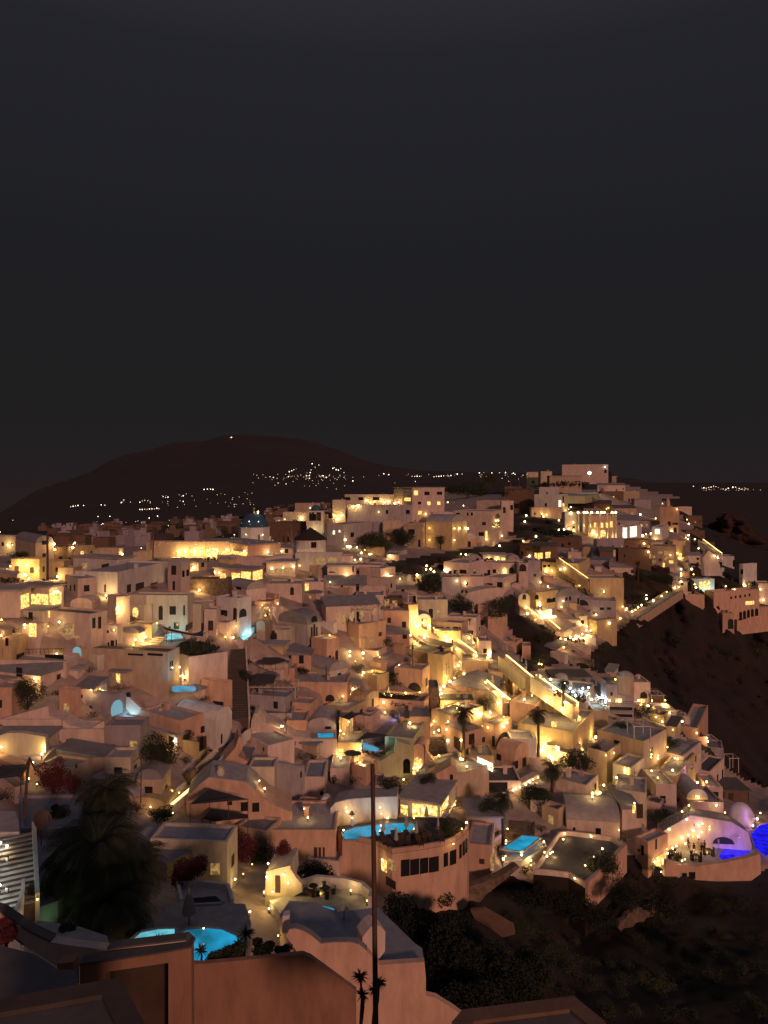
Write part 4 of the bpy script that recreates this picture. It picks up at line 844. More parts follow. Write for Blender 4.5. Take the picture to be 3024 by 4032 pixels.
def sub(faces, name, m):
    ids = {}; vs = []; fs = []
    for f in faces:
        for k in f:
            if k not in ids: ids[k] = len(vs); vs.append(tv[k])
        fs.append(tuple(ids[k] for k in f))
    b = MB(); b.add(vs, fs); o = b.build(name, m, None, smooth=True, fix=False); tag(o, kind='structure'); return o
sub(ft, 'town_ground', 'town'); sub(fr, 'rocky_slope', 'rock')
# skirt of land behind the last row and the far plain to the horizon
# far hill with its real depth: crest line placed at 5.5 km, front slope down to the plain, back slope behind
CR = [(-900, 2110), (-400, 2075), (0, 2020), (63, 1979), (158, 1925), (253, 1893), (354, 1859), (411, 1824), (506, 1789), (601, 1768), (683, 1743), (791, 1738), (911, 1711), (1050, 1714), (1150, 1724), (1240, 1742), (1354, 1780), (1443, 1816), (1525, 1834), (1633, 1850), (1760, 1856), (2050, 1862), (2300, 1866), (2430, 1875), (2512, 1888), (2607, 1911), (2733, 1921), (3024, 1931), (4200, 1945)]
def crest(u):
    for (a, b), (c, d) in zip(CR, CR[1:]):
        if a <= u <= c:
            f = (u-a)/(c-a); return b+(d-b)*f
    return CR[-1][1]
def hill():
    m = MB(); cols = []; us = [-900+i*22 for i in range(232)]; rows = 46; vs = []
    for u in us:
        cv = crest(u)+noise.noise(Vector((u*.012, 3, 0)))*6; base = max(cv+25, 2095-120*min(1, max(0, (u-500)/900))); D0 = 1250+2400*min(1, max(0, (u-2300)/300))
        for k in range(rows+8):
            if k < rows:
                f = k/(rows-1); D = D0+(5200-D0)*f**1.15; v = base+(cv-base)*f**1.0
                p = P(u, v, D); n_ = noise.fractal(Vector((p.x*.0016, p.y*.0016, 1)), 1, 2, 5)*55*math.sin(math.pi*min(1, f*1.02)); p.z += n_*.35
            else:
                f = (k-rows+1)/8; p = P(u, cv, 5200); p = Vector((p.x*(1+f*.5), p.y*(1+f*.5), p.z-f*500))
            vs.append(p)
    r = rows+8; fs = [(i*r+k, (i+1)*r+k, (i+1)*r+k+1, i*r+k+1) for i in range(len(us)-1) for k in range(r-1)]
    m.add(vs, fs); o = m.build('far_hill', 'hillrock', None, smooth=True, fix=False); tag(o, kind='structure')
hill()
sea = MB(); sea.add([Vector((-40000, 200, -230)), Vector((40000, 200, -230)), Vector((40000, 45000, -230)), Vector((-40000, 45000, -230))], [(0, 1, 2, 3)]); tag(sea.build('sea', mat('sea_water', (.075, .07, .072), rough=.6, bump=0, var=0), None, fix=False), kind='structure')
# reddish headland catching the glow on the dark right slope

def headland():
    b = MB(); c = P(2895, 2110, 520); vs = []; n = 60; m_ = 30
    for j in range(m_):
        for i in range(n):
            t = i/n*6.283; f = j/(m_-1); r = 15*(1-f**2.2*.75)*(1+.8*noise.fractal(Vector((math.cos(t)*2, math.sin(t)*2, f*3)), .8, 2, 5)); vs.append(c+Vector((r*math.cos(t)*.9-f*4, r*math.sin(t), -6+f*22)))
    vs.append(c+Vector((-4, 0, 17))); fs = [(j*n+i, j*n+(i+1) % n, (j+1)*n+(i+1) % n, (j+1)*n+i) for j in range(m_-1) for i in range(n)]+[((m_-1)*n+i, (m_-1)*n+(i+1) % n, m_*n) for i in range(n)]
    b.add(vs, fs); tag(b.build('headland', mat('red_rock', (.07, .026, .018), c2=(.02, .01, .008), scale=.15, bump=1), None, smooth=True), kind='structure')
headland()
# ---------------------------------------------------------------- find real surfaces to fix windows, lamps and plants on
BV = BVHTree.FromPolygons(VV, FF)
def hit(u, v):
    global BV
    d = P(u, v, 1.0).normalized(); loc, n, i, dist = BV.ray_cast(Vector((0, 0, 0)), d)
    if loc is None: return None, None, None
    if n.dot(d) > 0: n = -n
    return loc, n, OWN[i]

CN = {'w': 'white', 'c': 'cream', 'p': 'pink', 'o': 'orange', 't': 'tan', 'y': 'ochre', 'g': 'grey'}
def labelled(prefix, own, lim=16):
    w = (prefix+' '+own['label']).split()
    return ' '.join(w[:lim]) if len(w) <= lim else None
def nearest(u, v):
    best = None
    for hf in HF0:
        r = hf[0]; q = hf[1]+hf[2]*hf[3]*.5; q = Vector((q.x, q.y, hf[7])); a, b = pix(q); d = abs(a-u)+abs(b-v)*(1 if b < v else 3)
        if best is None or d < best[0]: best = (d, r)
    return best[1]
HF0 = list(HF); USED = set()
def fillers(count):
    rr = random.Random(21); done = []; tries = 0
    while len(done) < count and tries < 9000:
        tries += 1; u = rr.uniform(-10, 2750); v = rr.uniform(2170, 3480)
        p, n, own = hit(u, v)
        if p is None or own is not None or p.y < 78 or p.y > 330: continue
        if inpoly(u, v, WP) or inpoly(u, v, WILD3) or any(inpoly(u, v, q) for q in WILDS): continue
        s = F/p.y; wd = rr.uniform(1.6, 3.2)*s; h = rr.uniform(1.5, 2.8)*s
        if any(abs(a-u) < wd*1.5+c and abs(b-v) < h*.7 for a, b, c in done): continue
        if any(hit(u+dx*wd, v+dy*h)[2] is not None for dx, dy in ((-.8, 0), (.8, 0), (0, -.35))): continue
        col = rr.choice('wcpppotty' if v > 2400 else 'pptoyg'); rf = rr.choice(['flat', 'flat', 'flatg', 'vaultA', 'vaultB', 'shed', 'terr', 'slab'])
        lab = None; o = nearest(u, v)
        lab = labelled('small '+CN[col]+' outbuilding below the', o)
        if lab is None or lab in USED: lab = labelled('low '+CN[col]+' outbuilding below the', o)
        if lab is None or lab in USED: continue
        USED.add(lab); house('S', u-wd, u+wd*rr.uniform(.1, .9), u+wd*1.1, v-h, v, rr.uniform(5, 50), rf, col, rr.uniform(2.5, 4.5), lab, 'outbuilding'); done.append((u, v, wd))
    return len(done)
NFILL = fillers(130)
BV = BVHTree.FromPolygons(VV, FF)
print('fillers', NFILL)
MISS = []
HASW = set()
def window(t, kind, x0, y0, x1, y1):
    uc, vc = px(t, (x0+x1)/2, (y0+y1)/2); ok = False
    for du, dv in ((0, 0), (0, -5), (0, 6), (-6, 0), (6, 0), (0, -12), (0, 12), (-12, -6), (12, -6), (0, -20), (0, 20)):
        p, n, own = hit(uc+du, vc+dv)
        if p is not None and own is not None and abs(n.z) < .3 and abs(n.normalized().dot(p.normalized())) > .22: ok = True; break
    if not ok: MISS.append((t, x0, y0)); return
    n = Vector((n.x, n.y, 0)).normalized(); s = UPZ.cross(n); off = .03
    q = []
    for x, y in ((x0, y1), (x1, y1), (x1, y0), (x0, y0)):
        u, v = px(t, x, y); d = P(u, v, 1.0); den = d.dot(n)
        if abs(den) < .08: return
        q.append(d*(p.dot(n)/den))
    a = [(k-p).dot(s) for k in q]; z = [k.z for k in q]
    lo, hi = min((a[0]+a[3])/2, (a[1]+a[2])/2), max((a[0]+a[3])/2, (a[1]+a[2])/2); zl = (z[0]+z[1])/2; zh = (z[2]+z[3])/2
    W = hi-lo; H = zh-zl
    if W < .15 or W > 14 or H < .2: return
    arch = kind.lower() in 'a'; lit = {'l': 'lit', 'L': 'lit', 'A': 'lit', 'W': 'litw', 'm': 'dim', 'c': 'cyan', 'v': 'viol'}.get(kind, 'glass')
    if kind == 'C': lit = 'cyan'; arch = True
    if kind == 'w': lit = 'frame_w'
    if kind == 'k': lit = 'wood'
    if kind == 'y': lit = 'cloth'; arch = True
    HASW.add(own.name); nm = 'door' if (H > W*1.35 and H > 1.9) else 'window'
    O = Vector((p.x, p.y, 0))
    def pt(x, zz, o): return O+s*x+n*o+UPZ*zz
    fw = min(.14, W*.12)
    if arch:
        r = W/2; zz = max(zl+.1, zh-r); pts = [pt(lo, zl, off), pt(hi, zl, off)]+[pt((lo+hi)/2+r*math.cos(k*math.pi/8), zz+(zh-zz)*math.sin(k*math.pi/8), off) for k in range(9)]
    else: pts = [pt(lo, zl, off), pt(hi, zl, off), pt(hi, zh, off), pt(lo, zh, off)]
    pane = MB().prism(pts, n*.03).build(nm, lit, own, bvh=False)
    fm = 'frame' if lit in ('glass', 'lit', 'dim') else 'frame_w'
    if W > .5 and H > .5 and kind not in 'kwy':
        m = MB(); o0 = off+.034
        if not arch:
            m.box(pt(lo-fw, zl, o0-.03), s*fw, n*.07, UPZ*H); m.box(pt(hi, zl, o0-.03), s*fw, n*.07, UPZ*H)
            m.box(pt(lo-fw, zh, o0-.03), s*(W+2*fw), n*.075, UPZ*fw); m.box(pt(lo-fw-.04, zl-fw, o0-.03), s*(W+2*fw+.08), n*.12, UPZ*fw)
            k = max(1, round(W/1.1)) if nm == 'window' else max(1, round(W/.9))
            for i in range(1, k+(1 if k == 1 and W > .8 else 0)):
                x = lo+W*i/max(k, 2 if k == 1 else k); m.box(pt(x-.035, zl, o0), s*.07, n*.035, UPZ*H)
            if H > 1.2: m.box(pt(lo, zl+H*.62, o0+.003), s*W, n*.03, UPZ*.06)
        else:
            m.box(pt((lo+hi)/2-.04, zl, o0), s*.08, n*.035, UPZ*(zh-zl-.03)); m.box(pt(lo-.02, zz, o0+.003), s*(W+.04), n*.03, UPZ*.08)
        m.build('frame', fm, pane, bvh=False)
        fo = C.objects[-1] if False else None
    return pane
WINS = '''
B l 1078 308 1098 330
B l 1140 308 1160 328
B l 1021 366 1042 388
B d 1060 246 1092 268
B d 1020 308 1040 326
B l 936 284 975 305
B l 995 240 1020 268
B d 1138 246 1170 266
B W 491 488 504 512
B W 527 486 538 500
B d 600 500 622 528
B a 462 375 482 400
B d 343 386 357 428
B d 372 386 388 428
B d 355 560 388 596
B d 560 280 600 300
B d 650 280 680 300
B d 740 280 780 300
B d 820 360 835 385
B d 945 360 970 385
B d 1022 545 1035 590
B d 1050 545 1062 590
B d 1325 376 1335 396
B d 1420 435 1443 455
B d 1258 378 1283 394
B d 1350 376 1362 396
B d 1398 498 1432 522
B L 1440 490 1453 545
B a 1548 340 1566 372
B d 1595 330 1612 360
B a 1500 380 1530 410
B m 1490 420 1526 440
B d 960 480 1000 510
B d 1480 440 1530 470
B y 26 512 36 545
C l 380 318 392 338
C W 356 300 372 340
C d 270 318 284 338
C d 190 178 205 196
C d 640 110 655 130
C d 672 120 684 150
C d 790 290 800 310
C d 808 292 818 310
C a 1035 430 1055 460
C d 1066 440 1100 452
C a 1070 470 1090 500
C L 576 440 590 470
C L 618 440 634 470
C L 650 440 664 470
C L 676 430 692 468
C A 560 480 585 520
C A 612 485 650 525
C W 755 470 782 535
C W 800 462 842 528
C W 955 478 985 510
C W 1000 470 1040 500
C a 10 340 26 380
C d 80 320 110 350
G L 8 175 28 222
G L 32 175 44 222
G L 50 175 66 220
G L 86 168 118 215
G d 70 260 92 276
G d 100 258 120 272
G m 820 180 835 215
G m 842 190 862 210
G m 882 165 912 180
G m 925 160 945 190
G m 842 225 865 245
G d 885 215 908 235
G m 922 205 945 225
G L 915 245 930 275
G d 860 262 880 285
G l 1030 175 1050 195
G l 960 228 990 248
G a 1336 305 1362 340
G d 1310 238 1335 278
G d 1410 225 1424 272
G d 1468 290 1484 325
G A 1104 386 1155 430
G A 1174 376 1196 430
G A 1200 372 1222 430
G A 1226 370 1250 430
G a 1542 375 1556 410
G a 1558 370 1572 408
G a 1392 480 1404 500
G a 1424 475 1436 496
G a 1456 470 1468 492
G a 1490 466 1502 486
G a 1522 460 1534 480
G a 1455 590 1475 650
G a 1482 582 1502 642
G a 1510 575 1530 632
G a 1538 570 1558 625
G a 1566 566 1590 620
G y 1376 640 1415 712
G m 1590 420 1610 455
G l 1500 515 1560 540
G a 10 470 30 500
G d 95 495 120 525
G d 135 490 155 520
G L 480 428 510 455
G m 455 425 515 480
G d 640 185 650 205
G m 565 155 580 200
G y 300 505 390 545
G W 398 588 412 615
G d 470 560 500 578
G d 520 560 548 575
G m 250 190 268 210
G a 318 215 340 238
F d 762 345 785 378
F d 800 340 835 372
F d 850 338 905 370
F m 820 345 838 370
F d 960 340 984 370
F A 1195 322 1238 396
F a 1254 320 1292 370
F d 1078 340 1100 390
F d 1120 335 1148 365
F m 1150 340 1172 385
F l 1060 235 1115 275
F l 1130 230 1180 280
F l 1190 240 1222 278
F y 984 243 1010 268
F y 1336 292 1394 352
F d 1072 448 1120 488
F d 1156 440 1200 482
F m 1215 440 1250 480
F d 1270 435 1332 470
F d 862 505 880 530
F d 895 505 912 530
F y 1364 540 1392 582
F y 1462 540 1494 582
F d 1560 575 1640 605
F L 1462 200 1482 248
F L 1498 200 1524 245
F L 1555 195 1590 250
F d 598 658 632 735
F m 664 664 700 700
F L 555 740 580 800
F k 535 735 585 830
F m 870 885 945 965
F k 620 860 660 905
F m 235 580 275 655
F m 300 590 340 660
F d 640 805 720 832
F d 740 805 790 832
F d 800 805 860 832
F d 5 455 30 505
F d 285 450 298 485
F d 1010 690 1025 725
F d 8 680 40 780
F w 48 655 70 730
D m 665 285 712 360
D k 828 290 888 366
D k 962 288 996 352
D k 1035 458 1068 525
D k 1106 445 1174 546
D k 1228 444 1285 530
D d 1400 305 1440 380
D d 1487 345 1505 398
D d 1523 337 1541 390
D d 1410 432 1430 505
D y 852 458 866 522
D d 342 100 396 134
D d 345 205 374 264
D A 1084 648 1128 735
D y 1296 632 1330 748
D d 1385 636 1437 706
D d 1420 770 1464 822
D d 1515 776 1570 826
D k 1497 630 1512 712
D l 168 538 235 650
D l 238 538 300 650
D l 303 538 396 652
D l 404 530 450 632
D l 452 520 500 618
D d 97 740 126 808
D L 240 776 298 885
D m 338 790 365 818
D m 470 745 510 860
D m 520 770 665 862
D d 752 732 778 816
D d 800 722 825 820
D d 45 896 70 960
D d 880 930 893 1012
D d 905 915 932 1025
D d 945 910 956 998
D d 875 832 890 855
D m 905 822 950 845
D m 600 870 650 895
D y 1376 800 1396 815
D l 945 640 980 700
E d 320 666 405 716
E y 454 648 483 762
E y 500 655 560 725
E k 248 754 290 835
E d 66 778 118 824
E k 45 632 60 712
E k 190 775 205 840
E d 35 345 54 398
E d 70 337 90 390
E L 235 180 330 245
E L 335 180 440 250
E L 445 190 565 255
E m 730 180 760 225
E m 775 178 840 218
E L 345 370 395 432
E L 440 365 510 440
E L 518 355 598 430
E L 612 345 690 420
E m 728 330 780 372
E m 790 328 850 368
E m 860 322 940 360
E m 1128 238 1204 292
E m 1228 238 1300 294
E y 1232 352 1285 364
E L 1022 452 1068 555
E y 918 480 948 545
E d 1330 462 1350 500
E d 1456 455 1478 528
E d 1425 310 1438 358
E d 420 480 450 505
E d 480 478 520 500
E a 1090 715 1138 770
E y 1086 805 1100 895
E y 1106 780 1122 890
E y 1128 805 1140 895
E a 1118 672 1144 712
E m 1285 700 1310 800
E m 1340 690 1370 780
E m 1400 685 1440 780
E m 1480 665 1520 740
E m 1590 660 1605 700
E y 770 850 810 905
H d 135 265 183 350
H d 462 320 494 390
H C 595 95 665 200
H d 132 150 195 210
H d 205 165 312 205
H d 368 160 522 205
H d 765 334 787 412
H d 664 486 676 515
H d 1045 152 1170 168
H d 1205 150 1330 170
H d 1386 218 1395 292
H d 1401 210 1410 284
H a 1030 465 1070 506
H a 1090 478 1126 520
H C 905 530 1000 650
H y 730 575 755 630
H y 1466 630 1492 668
H d 1380 798 1422 905
H W 1425 840 1447 910
H d 1640 745 1659 800
H d 1630 830 1659 940
H d -10 530 18 595
H y 612 1055 630 1085
I d 186 745 218 798
I k 176 832 232 940
I d 350 810 363 888
I d 288 542 374 608
I y 205 565 260 610
I d 1304 312 1334 360
I y 1206 487 1280 542
I m 1285 505 1350 545
I y 1228 165 1252 210
I y 1262 175 1275 210
I y 1285 125 1308 205
I d 698 916 708 950
I d 250 935 298 970
I y 1048 82 1100 135
I L 1310 930 1350 990
I m 1375 740 1430 800
I L 1325 1000 1355 1050
I L 1440 985 1480 1040
I w 590 165 610 215
J y 428 388 535 462
J y 455 588 528 664
J y 556 602 590 650
J y 395 605 440 680
J v 245 650 300 715
J v 305 625 355 740
J y 1032 832 1056 876
J k 806 836 856 944
J d 925 808 970 890
J m 750 845 782 882
J d 1116 825 1138 912
J y 1142 796 1265 905
J d 1160 976 1190 1018
J d 1292 1030 1320 1092
J d 1362 1000 1390 1078
J W 995 1020 1120 1088
J a 388 1010 446 1130
J A 478 1000 545 1100
J L 695 560 720 625
J L 752 575 780 615
J k 770 570 800 620
J m 1002 300 1062 355
J m 1112 330 1124 400
J m 1140 330 1152 400
J m 1166 328 1178 395
J k 1205 325 1216 380
J y 690 110 722 150
J m 735 230 746 330
J m 755 225 764 320
J d 570 350 586 420
J L 1606 708 1618 752
J L 1626 708 1638 752
J m 1062 470 1080 530
J m 1085 465 1100 530
J k 1180 370 1210 460
J d 145 1090 155 1140
K l 130 433 144 472
K l 149 433 164 472
K y 756 222 805 268
K L 760 275 790 330
K L 580 270 625 298
K d 822 620 845 690
K m 800 640 815 700
K L 640 755 680 805
K d 570 565 610 595
K d 545 225 560 250
K m 545 280 570 295
K d 540 330 700 350
K d 540 380 700 400
K L 312 402 335 440
K d 895 960 930 1000
K k 730 1015 775 1070
K m 960 770 1060 795
O k 730 208 775 308
O L 700 210 722 270
O d 897 150 935 202
O d 280 372 298 395
O d 440 378 478 436
O d 862 455 872 528
O d 765 500 783 570
O d 742 525 754 545
O L 845 575 935 705
O y 505 235 530 270
O L 1145 145 1175 170
O m 1085 220 1130 250
O y 1268 440 1420 490
O d 1050 695 1085 720
O d 1100 688 1145 735
O m 1235 205 1310 235
N d 605 800 668 920
N d 673 796 738 910
N d 743 788 803 900
N d 808 780 880 890
N d 915 752 946 850
N d 960 732 1006 836
N d 1028 690 1045 790
N d 1052 668 1068 770
N d 1072 650 1086 750
N L 465 800 505 885
N m 515 805 565 880
N k 500 940 570 1000
N L 605 405 655 535
N L 690 395 745 545
N L 750 400 800 545
N L 805 410 870 480
N l 890 380 950 445
N l 955 375 1040 420
N m 1140 555 1230 600
N m 1255 762 1280 880
N d 1303 705 1316 785
N k 1175 795 1212 832
N d 962 182 984 244
N d 1440 85 1455 140
N d 1300 35 1335 80
N a 628 70 672 170
N A 700 100 750 160
N d 1216 240 1380 310
M L 645 262 690 340
M d 598 258 730 345
M L 1056 574 1071 599
M d 1185 443 1200 484
M d 515 432 575 504
M d 608 436 666 510
M d 405 425 445 455
M k 1112 800 1140 920
M k 1150 800 1170 920
M k 1185 800 1200 915
M k 796 1030 838 1170
M l 840 1020 850 1180
M y 998 180 1012 230
M y 1160 340 1190 375
M d 1225 180 1245 290
L w 430 100 440 110
P k 1300 560 1310 570
'''
for ln in WINS.strip().split('\n'):
    f = ln.split(); window(f[0], f[1], *[float(x) for x in f[2:6]])

print('missed windows', len(MISS), MISS[:60])
def autowin():
    rr = random.Random(9)
    for root, A, dA, la, B, dB, lb, z0, z1, roof in HF:
        if root.name in HASW or A.y < 76 or root['category'] in ('wall', 'terrace', 'garden wall') or z1-z0 < 1.6: continue
        for o, d, L, nd in ((A, dA, la, -dB), (A, dB, lb, -dA)):
            if L < 2.2: continue
            mid = o+d*L/2; mid = Vector((mid.x, mid.y, (z0+z1)/2))
            if nd.dot(mid) > -mid.length*.15: continue
            k = max(1, min(4, int(L/2.6)))
            for i in range(k):
                if rr.random() < .25: continue
                q = o+d*L*((i+.5)/k+rr.uniform(-.06, .06)); door = rr.random() < .35; ww = rr.uniform(.8, 1.1); hh = min(2.0 if door else rr.uniform(.9, 1.3), (z1-z0)*.75); zb = z0+.05 if door else z0+(z1-z0)*rr.uniform(.3, .45)
                if zb+hh > z1: continue
                a = Vector((q.x, q.y, zb))-d*ww/2+nd*.03; m = MB(); mt = 'lit' if rr.random() < .07 else ('dim' if rr.random() < .15 else rr.choice(['glass', 'glass', 'wood']))
                m.box(a, d*ww, nd*.03, UPZ*hh); pn = m.build('door' if door else 'window', mt, root, bvh=False)
                m = MB(); f = .09; m.box(a-d*f, d*f, nd*.08, UPZ*hh); m.box(a+d*ww, d*f, nd*.08, UPZ*hh); m.box(a-d*f+UPZ*hh, d*(ww+2*f), nd*.085, UPZ*f)
                if not door: m.box(a+d*(ww/2-.03)+nd*.031, d*.06, nd*.03, UPZ*hh); m.box(a-d*(f+.05)-UPZ*f, d*(ww+2*f+.1), nd*.14, UPZ*f)
                fr = m.build('frame', 'frame' if rr.random() < .6 else 'frame_w', pn, bvh=False)
autowin()
# ---------------------------------------------------------------- lamps
GL = {}
def lampmesh(key, r, m):
    if key in GL: return GL[key]
    b = MB(); b.lathe((0, 0, -r), [(.03*r, 0), (.62*r, .22*r), (r, r), (.62*r, 1.78*r), (.03*r, 2*r)], 10)
    me = bpy.data.meshes.new('lamp_globe'); me.from_pydata([q for q in b.v], [], b.f); me.materials.append(M[m])
    for p in me.polygons: p.use_smooth = True
    GL[key] = me; return me
LAMPN = 0
def lamp(t, x, y, pw, label, group, white=False, size=1.0, col=None, light=True):
    global LAMPN
    u, v = px(t, x, y); p, n, own = hit(u, v)
    if p is None: return
    D = p.length; wall = abs(n.z) < .55; r = min(.34, max(.07, D*.00095))*size; r = max(.05, round(r*40)/40)
    q = p+(n*(r+.22) if wall else UPZ*(r+.35)-P(u, v, 1).normalized()*.3)
    lb = labelled('round lamp on the' if wall else 'small lamp by the', own) if own is not None and own.get('label') else None
    root = thing('wall_lamp' if wall else 'post_lamp', q, lb or label, 'lamp', ('lamps of: '+lb if lb else group))
    gk = 'globe_w' if white else R.choice(['globe', 'globe', 'globe_o']); r = max(.05, round(r*R.uniform(.7, 1.35)*40)/40); me = lampmesh((r, gk), r, gk); o = bpy.data.objects.new('lamp_globe', me); C.objects.link(o); o.parent = root
    m = MB()
    if wall: m.box(q-Vector((n.x, n.y, 0))*(r+.2)-UPZ*.04, Vector((n.x, n.y, 0))*(r+.2), UPZ.cross(n)*.06, UPZ*.07)
    else: m.tube([q-UPZ*(r+.5), q-UPZ*r], [.05, .05], 5)
    m.build('bracket' if wall else 'post', 'metal', root, bvh=False)
    if light:
        out = (Vector((n.x, n.y, 0)).normalized()*(.5+r) if wall else UPZ*(r+.45))-UPZ*.1+Vector((0, -.15, 0))
        addlight(root, q+out, pw, col or ((.85, 1, .9) if white else (1, .64, .20)), .1)
    LAMPN += 1
